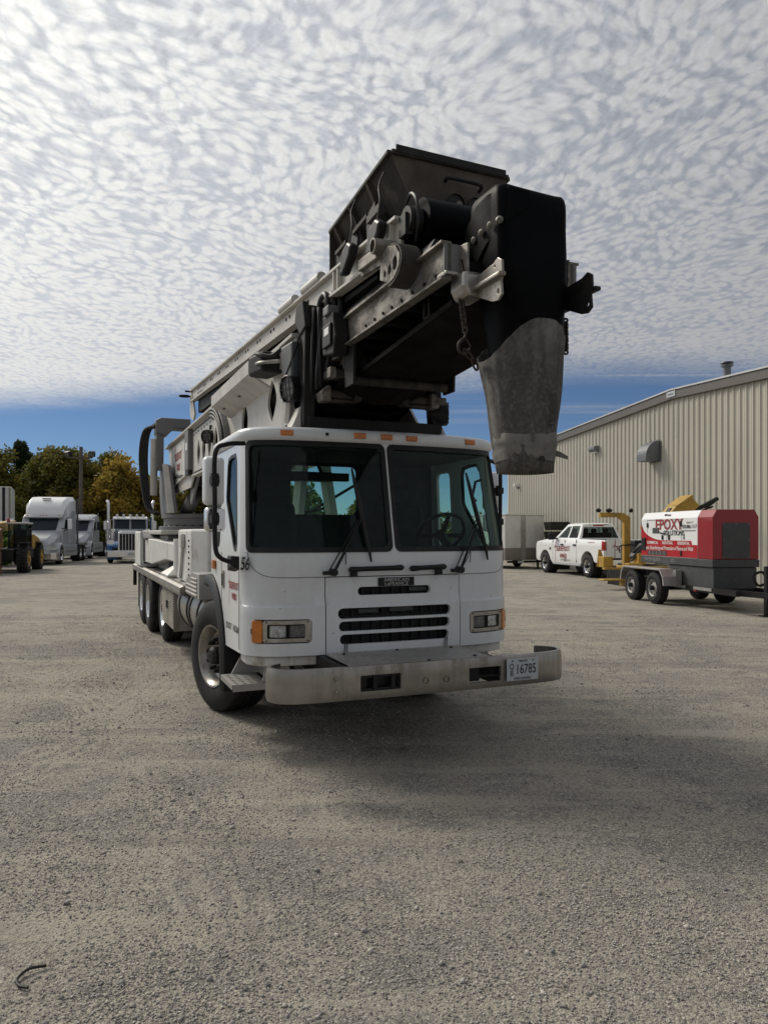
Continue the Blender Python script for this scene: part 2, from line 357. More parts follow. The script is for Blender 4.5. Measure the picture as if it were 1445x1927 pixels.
# ================================================================== the setting
def ground_material():
    m = bpy.data.materials.new('gravel yard'); m.use_nodes = True; nt = m.node_tree; N = nt.nodes.new; L = nt.links.new
    b = nt.nodes['Principled BSDF']; b.inputs['Roughness'].default_value = .95; b.inputs['Specular IOR Level'].default_value = .15
    tc = N('ShaderNodeTexCoord'); src = tc.outputs['Object']
    def noise(scale, det=4, rg=.55, vec=src, dist=0):
        n = N('ShaderNodeTexNoise'); n.inputs['Scale'].default_value = scale; n.inputs['Detail'].default_value = det; n.inputs['Roughness'].default_value = rg
        n.inputs['Distortion'].default_value = dist; L(vec, n.inputs['Vector']); return n.outputs[0]
    def rng(v, a, c, lo=0.0, hi=1.0):
        n = N('ShaderNodeMapRange'); n.interpolation_type = 'SMOOTHSTEP'; n.inputs['From Min'].default_value = a; n.inputs['From Max'].default_value = c
        n.inputs['To Min'].default_value = lo; n.inputs['To Max'].default_value = hi; L(v, n.inputs['Value']); return n.outputs['Result']
    def mix(f, a, c, bl='MIX'):
        n = N('ShaderNodeMix'); n.data_type = 'RGBA'; n.blend_type = bl
        if isinstance(f, float): n.inputs['Factor'].default_value = f
        else: L(f, n.inputs['Factor'])
        for s, v in ((n.inputs['A'], a), (n.inputs['B'], c)):
            if isinstance(v, tuple): s.default_value = (*v, 1)
            else: L(v, s)
        return n.outputs['Result']
    def mth(op, a, c):
        n = N('ShaderNodeMath'); n.operation = op
        for i, v in enumerate((a, c)):
            if isinstance(v, float): n.inputs[i].default_value = v
            else: L(v, n.inputs[i])
        return n.outputs[0]
    dust = (.53, .492, .42); stone = (.33, .317, .295); dark = (.165, .164, .168)
    big = noise(.55, 5, .6, dist=.6); mid = noise(2.6, 5, .62, dist=.3); fine = noise(55, 5, .7)
    vo = N('ShaderNodeTexVoronoi'); vo.inputs['Scale'].default_value = 78; L(src, vo.inputs['Vector'])
    vo2 = N('ShaderNodeTexVoronoi'); vo2.inputs['Scale'].default_value = 42; L(src, vo2.inputs['Vector'])
    patch = rng(mth('ADD', mth('MULTIPLY', big, .62), mth('MULTIPLY', mid, .38)), .455, .555)
    c = mix(patch, dust, stone)
    c = mix(rng(mid, .54, .68, 0, .85), c, dark)
    sp = N('ShaderNodeSeparateColor'); L(vo.outputs['Color'], sp.inputs[0])
    c = mix(rng(sp.outputs[0], .1, .9, 0, .78), c, mix(rng(sp.outputs[1], .15, .85), (.10,.10,.104), (.64,.605,.54)))
    sp3 = N('ShaderNodeSeparateColor'); vo3 = N('ShaderNodeTexVoronoi'); vo3.inputs['Scale'].default_value = 150; L(src, vo3.inputs['Vector']); L(vo3.outputs['Color'], sp3.inputs[0])
    c = mix(rng(sp3.outputs[0], .2, .9, 0, .62), c, mix(rng(sp3.outputs[1], .2, .8), (.085,.085,.085), (.66,.62,.545)))
    c = mix(rng(fine, .42, .66, 0, .45), c, (.19,.18,.165))
    # wheel tracks: broad arcs swept by turning tyres, broken up by noise
    tn1 = mth('MULTIPLY', mth('SUBTRACT', noise(.9, 3), .5), .5); tn2 = rng(noise(.8, 4), .36, .58)
    def track(cx, cy, rad, w, ph):
        sub = N('ShaderNodeVectorMath'); sub.operation = 'SUBTRACT'; L(src, sub.inputs[0]); sub.inputs[1].default_value = (cx, cy, 0)
        ln = N('ShaderNodeVectorMath'); ln.operation = 'LENGTH'; L(sub.outputs[0], ln.inputs[0])
        d = mth('ADD', ln.outputs['Value'], tn1)
        a = mth('ABSOLUTE', mth('SUBTRACT', d, rad), 0.0)
        band = rng(a, w*.55, w, 1, 0)
        rib = mth('SINE', mth('MULTIPLY', d, 6.283/ph), 0.0)
        return mth('MULTIPLY', mth('MULTIPLY', band, rng(rib, -.5, .9)), tn2)
    tr = None
    for a in ((-13.5, 9.0, 9.6, .34, .11), (-14.2, 7.5, 11.7, .32, .13), (-4.2, 8.2, 1.9, .25, .09), (-22, 30, 19.5, .5, .17), (-22, 30, 21.7, .5, .17), (18, 22, 12.6, .4, .14), (18, 22, 14.8, .4, .14), (16, 24, 8.2, .4, .14), (-16, -2, 16.2, .35, .12)):
        t = track(*a); tr = t if tr is None else mth('MAXIMUM', tr, t)
    c = mix(mth('MULTIPLY', tr, .5), c, (.58, .535, .455))
    # long wind-rows of fines left by the traffic
    mp = N('ShaderNodeMapping'); mp.inputs['Rotation'].default_value = (0, 0, R(24)); mp.inputs['Scale'].default_value = (.30, 2.6, 1); L(src, mp.inputs['Vector'])
    c = mix(rng(noise(1.1, 6, .65, mp.outputs[0]), .50, .68, 0, .6), c, (.55, .51, .435))
    mp3 = N('ShaderNodeMapping'); mp3.inputs['Rotation'].default_value = (0, 0, R(-12)); mp3.inputs['Scale'].default_value = (.18, 1.5, 1); L(src, mp3.inputs['Vector'])
    c = mix(rng(noise(.9, 6, .65, mp3.outputs[0]), .52, .70, 0, .5), c, (.20, .193, .183))
    c = mix(1.0, c, (.80,.785,.755), 'MULTIPLY')
    L(c, b.inputs['Base Color'])
    h = mth('ADD', mth('MULTIPLY', vo.outputs['Distance'], -.35), mth('MULTIPLY', fine, .8)); h = mth('ADD', h, mth('MULTIPLY', vo2.outputs['Distance'], -.35))
    h = mth('ADD', h, mth('MULTIPLY', noise(9, 4), .45)); h = mth('ADD', h, mth('MULTIPLY', vo3.outputs['Distance'], -.3))
    bp = N('ShaderNodeBump'); bp.inputs['Strength'].default_value = .8; bp.inputs['Distance'].default_value = .022; L(h, bp.inputs['Height']); L(bp.outputs[0], b.inputs['Normal'])
    return m
g = MB(); g.add([(-900,-300,0),(900,-300,0),(900,1200,0),(-900,1200,0)], [(0,1,2,3)])
gm = ground_material(); go = O('ground', g, gm, kind='structure')

def stone_material(name, a, b_):
    m = bpy.data.materials.new(name); m.use_nodes = True; nt = m.node_tree; N = nt.nodes.new; L = nt.links.new
    b = nt.nodes['Principled BSDF']; b.inputs['Roughness'].default_value = .9; b.inputs['Specular IOR Level'].default_value = .2
    gi = N('ShaderNodeNewGeometry'); mx = N('ShaderNodeMix'); mx.data_type = 'RGBA'
    L(gi.outputs['Random Per Island'], mx.inputs['Factor']); mx.inputs['A'].default_value = (*a, 1); mx.inputs['B'].default_value = (*b_, 1)
    L(mx.outputs['Result'], b.inputs['Base Color']); return m
def gravel():
    rs = np.random.RandomState(3)
    n = 210000; u = rs.rand(n)
    y = 2.2 * (16.0/2.2) ** u; x = (rs.rand(n)*2-1) * (y*.56 + .3)
    # stones gather in patches
    f = np.sin(x*2.3 + 1.7*np.sin(y*1.1)) * np.sin(y*1.9 + 1.3*np.sin(x*1.7)) + .5*np.sin(x*5.1+y*4.3)
    keep = rs.rand(n) < np.clip(.45 + .45*f, .10, 1); x, y = x[keep], y[keep]; n = len(x)
    r = .0026 + .0052*rs.rand(n)**2.6 ; big = rs.rand(n) < .008; r[big] *= 2.3; r *= np.clip(.8 + y*.05, .8, 1.3)
    base = np.array([(1,0,0),(-1,0,0),(0,1,0),(0,-1,0),(0,0,1),(0,0,-1)], float)
    faces = np.array([(0,2,4),(2,1,4),(1,3,4),(3,0,4),(2,0,5),(1,2,5),(3,1,5),(0,3,5)])
    V = base[None] * r[:, None, None] * (.65 + .7*rs.rand(n, 6, 1)); V[:, :, 2] *= .75
    V += (rs.rand(n, 6, 3)-.5) * r[:, None, None] * .7
    a = rs.rand(n)*6.283; c, s = np.cos(a)[:, None], np.sin(a)[:, None]
    X = V[:, :, 0]*c - V[:, :, 1]*s + x[:, None]; Y = V[:, :, 0]*s + V[:, :, 1]*c + y[:, None]; Z = V[:, :, 2] + (r*.35)[:, None]
    P = np.stack([X, Y, Z], -1).reshape(-1, 3); F = (faces[None] + (np.arange(n)*6)[:, None, None]).reshape(-1, 3)
    me = bpy.data.meshes.new('gravel'); me.vertices.add(len(P)); me.vertices.foreach_set('co', P.ravel()); me.loops.add(F.size); me.loops.foreach_set('vertex_index', F.ravel()); me.polygons.add(len(F)); me.polygons.foreach_set('loop_start', np.arange(0, F.size, 3)); me.polygons.foreach_set('loop_total', np.full(len(F), 3)); me.update(calc_edges=True); me.materials.append(stone_material('loose stones', (.17,.17,.175), (.52,.49,.435)))
    o = bpy.data.objects.new('gravel', me); COL.objects.link(o); tag(o, 'loose grey gravel stones strewn over the yard', 'gravel'); o['kind'] = 'stuff'
gravel()

# ------------------------------------------------------------------ warehouse
def warehouse():
    t = thing('warehouse', 'long beige ribbed metal warehouse with dark brown roof edge', 'building', (7.28, 43.4, 0), -77.3)
    W, PK, EZ, PZ, D = 32.2, 16.1, 6.2, 6.95, 26.0
    top = lambda x: EZ + (PZ-EZ) * (1 - abs(x-PK)/PK)
    O('wall', MB().prism([(0,0),(W,0),(W,EZ),(PK,PZ),(0,EZ)], 'y', 0, .2), M['wall'], t)
    O('wall', MB().box(0, .2, .2, D, 0, EZ), M['wall'], t); O('wall', MB().box(W-.2, W, .2, D, 0, EZ), M['wall'], t)
    O('wall', MB().prism([(0,0),(W,0),(W,EZ),(PK,PZ),(0,EZ)], 'y', D, D+.2), M['wall'], t)
    n = 0; x = .12
    shared = {}
    while x < W-.1:
        mb = MB(); h = top(x)-.02; w = .034
        mb.add([(x-w*1.5,0,.05),(x-w*.6,-.045,.05),(x+w*.6,-.045,.05),(x+w*1.5,0,.05),(x-w*1.5,0,h),(x-w*.6,-.045,h),(x+w*.6,-.045,h),(x+w*1.5,0,h)], [(0,1,5,4),(1,2,6,5),(2,3,7,6),(0,3,2,1),(4,5,6,7)])
        # two low pencil beads between the ribs
        O('rib', mb, M['wall'], t)
        for k in (.105, .2):
            mb2 = MB(); a = x+k; mb2.add([(a-.018,0,.05),(a,-.012,.05),(a+.018,0,.05),(a-.018,0,h),(a,-.012,h),(a+.018,0,h)], [(0,1,4,3),(1,2,5,4)])
            if n == 0: pass
            shared.setdefault('b', MB()).add(mb2.v, mb2.f)
        x += .305; n += 1
    o = O('bead', shared['b'], M['wall'], t); o['kind'] = 'stuff'
    for s in (0, 1):                                     # rake trim following each roof slope, and the roof sheets
        x0, x1 = (-.25, PK) if s == 0 else (PK, W+.25)
        z0, z1 = top(max(0, min(W, x0))) , top(max(0, min(W, x1)))
        if s == 0: z0 -= .012
        O('rake_trim', MB().prism([(x0,z0-.22),(x1,z1-.22),(x1,z1+.1),(x0,z0+.1)], 'y', -.16, -.002), M['trim'], t, bevel=.015)
        O('roof_edge', MB().prism([(x0,z0+.102),(x1,z1+.102),(x1,z1+.16),(x0,z0+.16)], 'y', -.2, .06), M['roof'], t)
        O('roof', MB().prism([(x0,z0+.02),(x1,z1+.02),(x1,z1+.09),(x0,z0+.09)], 'y', .07, D+.3), M['roof'], t)
    O('corner_trim', MB().box(-.05, .1, -.06, -.003, 0, EZ-.1), M['wall'], t)
    # hood, lamps, sign, flue
    hx = 14.86; hz = 4.52
    prof = [(-.048, hz), (-.64, hz), (-.64, hz+.18)] + [(-.048-.59*math.cos(R(a)), hz+.18+.60*math.sin(R(a))) for a in range(10, 91, 10)]
    h = O('vent_hood', MB().prism(prof, 'x', hx-.34, hx+.34), M['vent_grey'], t, bevel=.012)
    O('flange', MB().box(hx-.38, hx+.38, -.055, -.047, hz-.03, hz+.82), M['vent_grey'], h)
    lx = 10.3; lz = 5.5
    l = O('wall_light', MB().prism([(-.05,lz-.13),(-.24,lz-.13),(-.32,lz-.02),(-.30,lz+.11),(-.05,lz+.14)], 'x', lx-.27, lx+.27), M['vent_grey'], t, bevel=.02)
    O('lens', MB().prism([(-.10,lz-.16),(-.24,lz-.135),(-.24,lz-.132),(-.10,lz-.132)], 'x', lx-.22, lx+.22), M['white_ink'], l)
    cx = 1.55; cz = 4.45
    c = O('wall_camera', MB().lathe([(.001,-.34),(.10,-.34),(.12,-.2),(.14,-.05)], (cx,0,cz), 'y', 14, True), M['box_white'], t, smooth=True)
    O('bracket', MB().box(cx-.07, cx+.07, -.14, -.046, cz-.22, cz+.12), M['vent_grey'], c)
    s = O('name_plate', MB().box(PK-.27, PK+.27, -.185, -.162, top(PK)-.15, top(PK)+.06), M['plate'], t, bevel=.01)
    O('mark', MB().box(PK-.18, PK+.16, -.188, -.1855, top(PK)-.07, top(PK)-.02), M['vent_grey'], s)
    fx = 16.9; fz = top(fx)
    f = O('flue', MB().lathe([(.135,-.4),(.135,.62)], (fx, 1.6, fz+.38), 'z', 18, True), M['vent_grey'], t, smooth=True)
    O('cap', MB().lathe([(.14,.52),(.22,.57),(.22,.60),(.14,.62)], (fx, 1.6, fz+.38), 'z', 18, True), M['vent_grey'], f, smooth=True)
    O('cap', MB().lathe([(.15,.655),(.235,.67),(.225,.71),(.06,.75)], (fx, 1.6, fz+.38), 'z', 18, True), M['vent_grey'], f, smooth=True)
warehouse()

# ------------------------------------------------------------------ trees
def leaf_material(name, a, b_, c_):
    m = bpy.data.materials.new(name); m.use_nodes = True; nt = m.node_tree; N = nt.nodes.new; L = nt.links.new
    b = nt.nodes['Principled BSDF']; b.inputs['Roughness'].default_value = .6; b.inputs['Specular IOR Level'].default_value = .2
    out = [n for n in nt.nodes if n.type == 'OUTPUT_MATERIAL'][0]
    gi = N('ShaderNodeNewGeometry'); tc = N('ShaderNodeTexCoord'); no = N('ShaderNodeTexNoise'); no.inputs['Scale'].default_value = .55; no.inputs['Detail'].default_value = 3; L(tc.outputs['Object'], no.inputs['Vector'])
    m1 = N('ShaderNodeMix'); m1.data_type = 'RGBA'; L(gi.outputs['Random Per Island'], m1.inputs['Factor']); m1.inputs['A'].default_value = (*a, 1); m1.inputs['B'].default_value = (*b_, 1)
    rg = N('ShaderNodeMapRange'); rg.inputs['From Min'].default_value = .42; rg.inputs['From Max'].default_value = .66; L(no.outputs[0], rg.inputs['Value'])
    m2 = N('ShaderNodeMix'); m2.data_type = 'RGBA'; L(rg.outputs[0], m2.inputs['Factor']); L(m1.outputs['Result'], m2.inputs['A']); m2.inputs['B'].default_value = (*c_, 1)
    L(m2.outputs['Result'], b.inputs['Base Color'])
    tr = N('ShaderNodeBsdfTranslucent'); L(m2.outputs['Result'], tr.inputs[0]); ms = N('ShaderNodeMixShader'); ms.inputs[0].default_value = .45
    L(b.outputs[0], ms.inputs[1]); L(tr.outputs[0], ms.inputs[2]); L(ms.outputs[0], out.inputs[0]); return m
LEAF = {'green': leaf_material('green leaves', (.075,.095,.022), (.13,.14,.03), (.17,.14,.03)),
        'gold': leaf_material('golden leaves', (.30,.20,.035), (.42,.29,.05), (.19,.16,.035)),
        'olive': leaf_material('olive leaves', (.13,.12,.028), (.23,.19,.04), (.09,.10,.026)),
        'dark': leaf_material('dark needles', (.03,.045,.022), (.05,.07,.03), (.03,.05,.028)),
        'bush': leaf_material('bush leaves', (.06,.11,.025), (.12,.18,.04), (.08,.13,.03))}
def crown_mesh(rs, blobs, n, size):
    cs = np.array([b[:3] for b in blobs]); rr = np.array([b[3] for b in blobs])
    w = rr**2; idx = rs.choice(len(blobs), n, p=w/w.sum())
    d = rs.normal(size=(n,3)); d /= np.linalg.norm(d, axis=1)[:, None]
    rad = (rs.rand(n)**.45) * (1 + .12*rs.normal(size=n))
    c = cs[idx] + d * (rad*rr[idx])[:, None]
    t = rs.normal(size=(n,3)); t /= np.linalg.norm(t, axis=1)[:, None]; q = rs.normal(size=(n,3)); bt = np.cross(t, q); bt /= np.linalg.norm(bt, axis=1)[:, None]
    s = (size*(.6+.8*rs.rand(n)))[:, None]
    P = np.stack([c - t*s, c + bt*s*.55, c + t*s, c - bt*s*.55], 1).reshape(-1, 3)
    F = np.arange(n*4).reshape(-1, 4)
    return P, F
def tree(label, x, y, h, rx, kind, n=5200, seed=0, base=.22, name='tree', size=.17, cat='tree', lobes=16, group='trees behind the yard'):
    rs = np.random.RandomState(seed); t = thing(name, label, cat, (x, y, 0), 0, group)
    blobs = []
    for i in range(lobes):
        a = rs.rand()*6.283; k = rs.rand(); zz = base + (1-base)*(.12 + .80*k)
        w = math.sin(math.pi*min(1, .18 + .80*k))**.7
        r = rx * w * (.35 + .55*rs.rand())
        blobs.append((r*math.cos(a), r*math.sin(a)*.9, h*zz - rx*.15, rx*(.17 + .20*rs.rand())))
    P, F = crown_mesh(rs, blobs, n, size)
    P[:, 2] = np.clip(P[:, 2], .05, None)
    me = bpy.data.meshes.new('crown'); me.from_pydata(P.tolist(), [], F.tolist()); me.materials.append(LEAF[kind]); o = bpy.data.objects.new('crown', me); COL.objects.link(o); o.parent = t
    mb = MB(); mb.tube([(0,0,0),(.05*rx*rs.normal()*.4,0,h*.3),(.1*rs.normal(),.1*rs.normal(),h*.6),(0,0,h*.86)], [h*.026,h*.02,h*.013,h*.004], 8)
    tr = O('trunk', mb, M['bark'], t, smooth=True)
    mb = MB()
    for b in blobs[:11]: mb.tube([(0,0,b[2]*.55), (b[0]*.45, b[1]*.45, b[2]*.8), (b[0], b[1], b[2])], [h*.01,h*.007,h*.002], 5)
    O('limb', mb, M['bark'], tr, smooth=True)
    return t
def trees():
    T = [  # label, x, y, h, rx, kind, seed
      ('dark evergreen rising over the far left of the tree belt', -34.6, 71, 11.3, 2.2, 'dark', 1),
      ('broad olive tree at the far left end of the tree belt', -33.0, 65, 9.9, 4.0, 'olive', 2),
      ('tall green tree over the white sleeper tractor cab', -29.9, 67, 10.2, 3.8, 'green', 3),
      ('tall yellowing olive tree just left of the wooden light pole', -27.2, 64.5, 9.6, 3.6, 'olive', 4),
      ('olive tree right behind the wooden light pole', -25.0, 67, 9.5, 3.6, 'olive', 5),
      ('golden autumn tree beside the light pole', -22.6, 63, 8.6, 3.7, 'gold', 6),
      ('yellow-leaved tree standing over the blue tractor truck', -19.6, 64, 7.3, 2.9, 'gold', 7),
      ('low green tree behind the conveyor truck turntable', -16.0, 64, 6.6, 3.0, 'olive', 8),
      ('dense low tree hidden behind the conveyor boom', -12.0, 66, 5.8, 3.0, 'green', 9),
      ('loose leafy tree seen through the cab rear window', -6.0, 55, 6.0, 2.3, 'bush', 10),
      ('small distant tree seen through the cab rear window', -2.0, 68, 4.9, 2.4, 'green', 11)]
    for l, x, y, h, r, k, s in T: tree(l, x, y, h, r, k, n=16000 if h > 6 else 6000, seed=s, lobes=46, base=.05)
    tree('low distant tree seen through the cab side window', 9.5, 85, 3.4, 3.2, 'green', n=2600, seed=21, base=.05)
    tree('small tree peeking past the warehouse corner', 16.6, 96, 5.4, 1.5, 'green', n=1500, seed=22, base=.05)
    for i, (x, y, h, r) in enumerate([(-33.5,60,5.5,3.4),(-29.5,60,4.6,3.0),(-25.5,60,4.4,3.0),(-21.5,59.5,3.8,2.6),(-18.2,59.5,3.4,2.4)]):
        tree(['dark undergrowth bush between container and tall white sleeper tractor', 'dark undergrowth bush behind the tall white sleeper tractor', 'dark undergrowth bush at the foot of the light pole', 'dark undergrowth bush behind the exhaust stack of the classic tractor', 'dark undergrowth bush behind the roof lamps of the classic tractor'][i], x, y, h, r, 'green', n=5000, seed=30+i, base=.02, name='bush', cat='bush', lobes=14, group='undergrowth bushes along the tree belt')
    tree('bright green weed bush before the grey container', -19.9, 38.4, 1.9, 1.2, 'bush', n=2400, seed=41, base=.02, name='bush', size=.11, cat='bush', lobes=12, group='weed bushes by the container')
    tree('low green weed bush beside the white sleeper tractor', -21.0, 40.2, 2.4, 1.3, 'bush', n=2400, seed=42, base=.02, name='bush', size=.11, cat='bush', lobes=12, group='weed bushes by the container')
trees()
def woods():
    rs = np.random.RandomState(77); bl = [(-95 + 125*i/70 + rs.rand()*1.5, 150 + 6*rs.rand(), 1.5 + 2.2*rs.rand(), 2.0 + 1.3*rs.rand()) for i in range(70)]
    P, F = crown_mesh(rs, bl, 16000, .38); P[:, 2] = np.clip(P[:, 2], .03, None)
    me = bpy.data.meshes.new('distant_woods'); me.from_pydata(P.tolist(), [], F.tolist()); me.materials.append(LEAF['olive']); o = bpy.data.objects.new('distant_woods', me); COL.objects.link(o)
    tag(o, 'low far-off belt of olive woods along the horizon', 'woods'); o['kind'] = 'stuff'
woods()
def pole():
    t = thing('light_pole', 'weathered wooden light pole with two floodlights before the trees', 'light pole', (-24.4, 60, 0))
    O('pole', MB().tube([(0,0,0),(0,0,8.7)], [.19,.13], 12), M['wood'], t, smooth=True)
    O('cross_arm', MB().box(-.95, .95, -.2, -.1, 7.75, 7.87), M['wood'], t)
    for s in (-1, 1):
        l = O('floodlight', MB().obox((s*.95, -.25, 8.1), (.55,.35,.42), (25,0,s*25)), M['black'], t, bevel=.04)
        O('lens', MB().obox((s*.98, -.43, 8.02), (.44,.02,.32), (25,0,s*25)), M['lamp_dark'], l)
pole()

# ================================================================== wheels (shared by all vehicles)
def wheel(parent, c, side, Rt, w, rimR, rim_mat, steer=0, nuts=0, style='truck', grooves=4, n=48, hub_mat=None, knobs=0):
    """axis along local x; side -1 = outer face towards -x. c = centre of the outer face"""
    h = E('wheel', parent, c, (0, 0, steer)); s = -side
    # tyre: h measured inwards from the outer face
    sh = .035*Rt/.55
    prof = [(rimR*.98, .03), (rimR+.012, .006), (rimR+.05, -.004), ((rimR+Rt)/2, -.012), (Rt-.07, .002), (Rt-.028, .016), (Rt-.008, sh)]
    tread0, tread1 = sh, w-sh; k = grooves
    for i in range(k):
        a = tread0 + (tread1-tread0)*(i+.72)/(k+.45); prof += [(Rt, a-.012), (Rt-.016, a-.006), (Rt-.016, a+.006), (Rt, a+.012)]
    prof += [(Rt-.008, w-sh), (Rt-.07, w), ((rimR+Rt)/2, w+.01), (rimR, w-.02)]
    rings = []
    for j, (r, a) in enumerate(prof):
        groove = 7 <= j < 7+4*k; ring = []
        for q in range(n):
            an = 2*math.pi*q/n; z = (.006 if q % 2 else -.006) if groove else 0
            ring.append((s*(a+z), r*math.cos(an), r*math.sin(an)))
        rings.append(ring)
    mb = MB().loft(rings, caps=False)
    if knobs:
        for q in range(knobs):
            for sg in (0, 1):
                an = 2*math.pi*(q + sg*.5)/knobs; cx = s*w*(.27 if sg else .73)
                cy, cz = math.cos(an)*(Rt+.008), math.sin(an)*(Rt+.008)
                mb.obox((cx, cy, cz), (w*.5, .06, .075), (math.degrees(an), 0, 0))
    O('tyre', mb, M['rubber'], h, smooth=35)
    if style == 'truck':      # deep steer rim
        pr = [(rimR, .012), (rimR+.006, .0), (rimR-.012, .006), (rimR-.03, .03), (rimR-.045, .07), (rimR-.06, .105), (rimR-.09, .115), (rimR*.52, .085), (rimR*.36, .075), (.01, .075)]
    elif style == 'drive':    # outer dual: dished deep
        pr = [(rimR, .012), (rimR+.006, .0), (rimR-.015, .01), (rimR-.025, .10), (rimR-.05, .16), (rimR-.08, .17), (rimR*.45, .17), (rimR*.4, .12), (.01, .12)]
    else:
        pr = [(rimR, .012), (rimR+.005, .0), (rimR-.012, .01), (rimR-.03, .05), (rimR*.7, .045), (rimR*.4, .03), (.01, .025)]
    O('rim', MB().lathe([(r, s*a) for r, a in pr], (0,0,0), 'x', n), rim_mat, h, smooth=30)
    hm = hub_mat or M['dark_steel']
    d0 = {'truck': .075, 'drive': .12}.get(style, .025)
    O('hub', MB().lathe([(rimR*.30, s*d0), (rimR*.29, s*(d0-.06)), (rimR*.2, s*(d0-.085)), (.008, s*(d0-.09))], (0,0,0), 'x', 20), hm, h, smooth=35)
    if nuts:
        me = None
        for q in range(nuts):
            an = 2*math.pi*q/nuts + .2; y, z = rimR*.50*math.cos(an), rimR*.50*math.sin(an)
            if me is None:
                o = O('lug_nut', MB().lathe([(.024, s*.09), (.022, s*.045), (.016, s*.02), (.003, s*.015)], (0,0,0), 'x', 10), hm, h, smooth=35); me = o.data
            else:
                o = bpy.data.objects.new('lug_nut', me); COL.objects.link(o); o.parent = h
            o.location = (0, y, z)
    if style == 'car':
        mb = MB()
        for q in range(8):
            an = 2*math.pi*q/8; y, z = math.cos(an), math.sin(an)
            mb.cyl((s*.052, rimR*.78*y, rimR*.78*z), (s*.035, rimR*.78*y, rimR*.78*z), rimR*.10, 10)
        O('rim_hole', mb, M['black'], h)
    return h

# ================================================================== the conveyor truck
T = thing('conveyor_truck', 'white cabover truck carrying a long folded conveyor boom over its cab', 'truck', (.01, 6.38, 0), 22.8)
PLAN = [(0,-.2),(.3,-.197),(.6,-.185),(.85,-.16),(1.0,-.125),(1.1,-.075),(1.17,-.01),(1.205,.06),(1.22,.13)]
PL = [0]
for a, b in zip(PLAN, PLAN[1:]): PL.append(PL[-1] + math.dist(a, b))
SMAX = PL[-1]
def plan(s):
    a = min(abs(s), SMAX-1e-6); i = max(k for k in range(len(PL)) if PL[k] <= a); i = min(i, len(PLAN)-2)
    t = (a-PL[i])/(PL[i+1]-PL[i]); x = PLAN[i][0] + (PLAN[i+1][0]-PLAN[i][0])*t; y = PLAN[i][1] + (PLAN[i+1][1]-PLAN[i][1])*t
    return (math.copysign(x, s), y)
def rake(z): return .20*max(0, z-1.58)/.92
def taper(z): return 1 - .035*max(0, z-1.6)
def sx_of(x):                       # arc length for a given x on the plan
    lo, hi = 0, SMAX
    for _ in range(40):
        m_ = (lo+hi)/2
        if plan(m_)[0] < abs(x): lo = m_
        else: hi = m_
    return math.copysign(lo, x)
def front(s, z, off=0.0):
    x, y = plan(s); x0, y0 = plan(s-.01); x1, y1 = plan(s+.01); tx, ty = x1-x0, y1-y0; l = math.hypot(tx, ty) or 1
    nx, ny = ty/l, -tx/l
    bulge = -.022*max(0, min(1, (1.172-z)/.010)) if z < 1.2 else 0
    return ((x + nx*off)*taper(z), y + ny*off + rake(z) + bulge, z)
def fplate(outline, holes, t=.03, off=0.0, step=.09, rows=()):
    return MB().plate(dens(outline, .08), [dens(h, .08) for h in holes], lambda s, z: front(s, z, off), lambda s, z: front(s, z, off-t), step, rows)

cab = E('cab', T)
# --- upper front with the windscreen opening, and lower front panels with a fine gap between them
WS = [rrect(-1.245, -.022, 1.605, 2.50, .05), rrect(.022, 1.245, 1.605, 2.50, .05)]
O('front_panel', fplate(rrect(-SMAX, SMAX, 1.399, 2.56, .002, 1), WS), M['white'], cab, smooth=30)
def slot(x0, x1, zc, h): return rrect(x0, x1, zc-h/2, zc+h/2, h*.47, 5)
slots = [slot(-.325, .335, 1.275, .068), slot(-.50, .52, 1.098, .086), slot(-.492, .512, .994, .080), slot(-.484, .502, .888, .080)]
O('hood_panel', fplate(rrect(-.598, .612, .775, 1.391, .004, 1), slots, t=.035, rows=(1.174,1.171,1.167,1.163,1.160)), M['white'], cab, smooth=30)
for s in (-1, 1):
    a, b = (-SMAX, -.606) if s < 0 else (.62, SMAX)
    hx = rrect(-1.20, -.715, .875, 1.065, .035) if s < 0 else rrect(.715, 1.20, .875, 1.065, .035)
    O('corner_panel', fplate(rrect(a, b, .775, 1.3985, .002, 1), [hx], t=.03, rows=(1.174,1.171,1.167,1.163,1.160)), M['white'], cab, smooth=30)
    gv = [(s*q, z, 0) for q, z in ((.612,1.394),(.95,1.396),(1.08,1.41),(1.17,1.455),(1.225,1.53),(1.245,1.60))]
    O('panel_groove', MB().tube([front(p.x, p.y, .0005) for p in curve3(gv, 6)], .0028, 5), M['vent_grey'], cab)
    # skirt under the corner
    sk = [(s*.46, -.15), (s*1.0, -.09), (s*1.13, -.02), (s*1.18, .10), (s*1.18, .3), (s*.46, .3)]
    O('skirt', MB().prism(sk, 'z', .685, .772), M['white_dirty'], cab, bevel=.02)
O('radiator', MB().box(-.62, .63, -.115, -.08, .78, 1.36), M['vent'], cab)
mb = MB()
for i in range(11): mb.box(-.45+.09*i, -.435+.09*i, -.14, -.12, .8, 1.33)
mb.box(-.5, .5, -.14, -.12, 1.05, 1.07)
O('radiator_grid', mb, M['vent'], cab)
for a_ in ((.16,.33,1.255,1.30),(-.3,-.12,1.085,1.13),(-.02,.2,1.09,1.135)): O('fluid_tank', MB().box(a_[0],a_[1],-.142,-.12,a_[2],a_[3]), M['charcoal'], cab, bevel=.008)
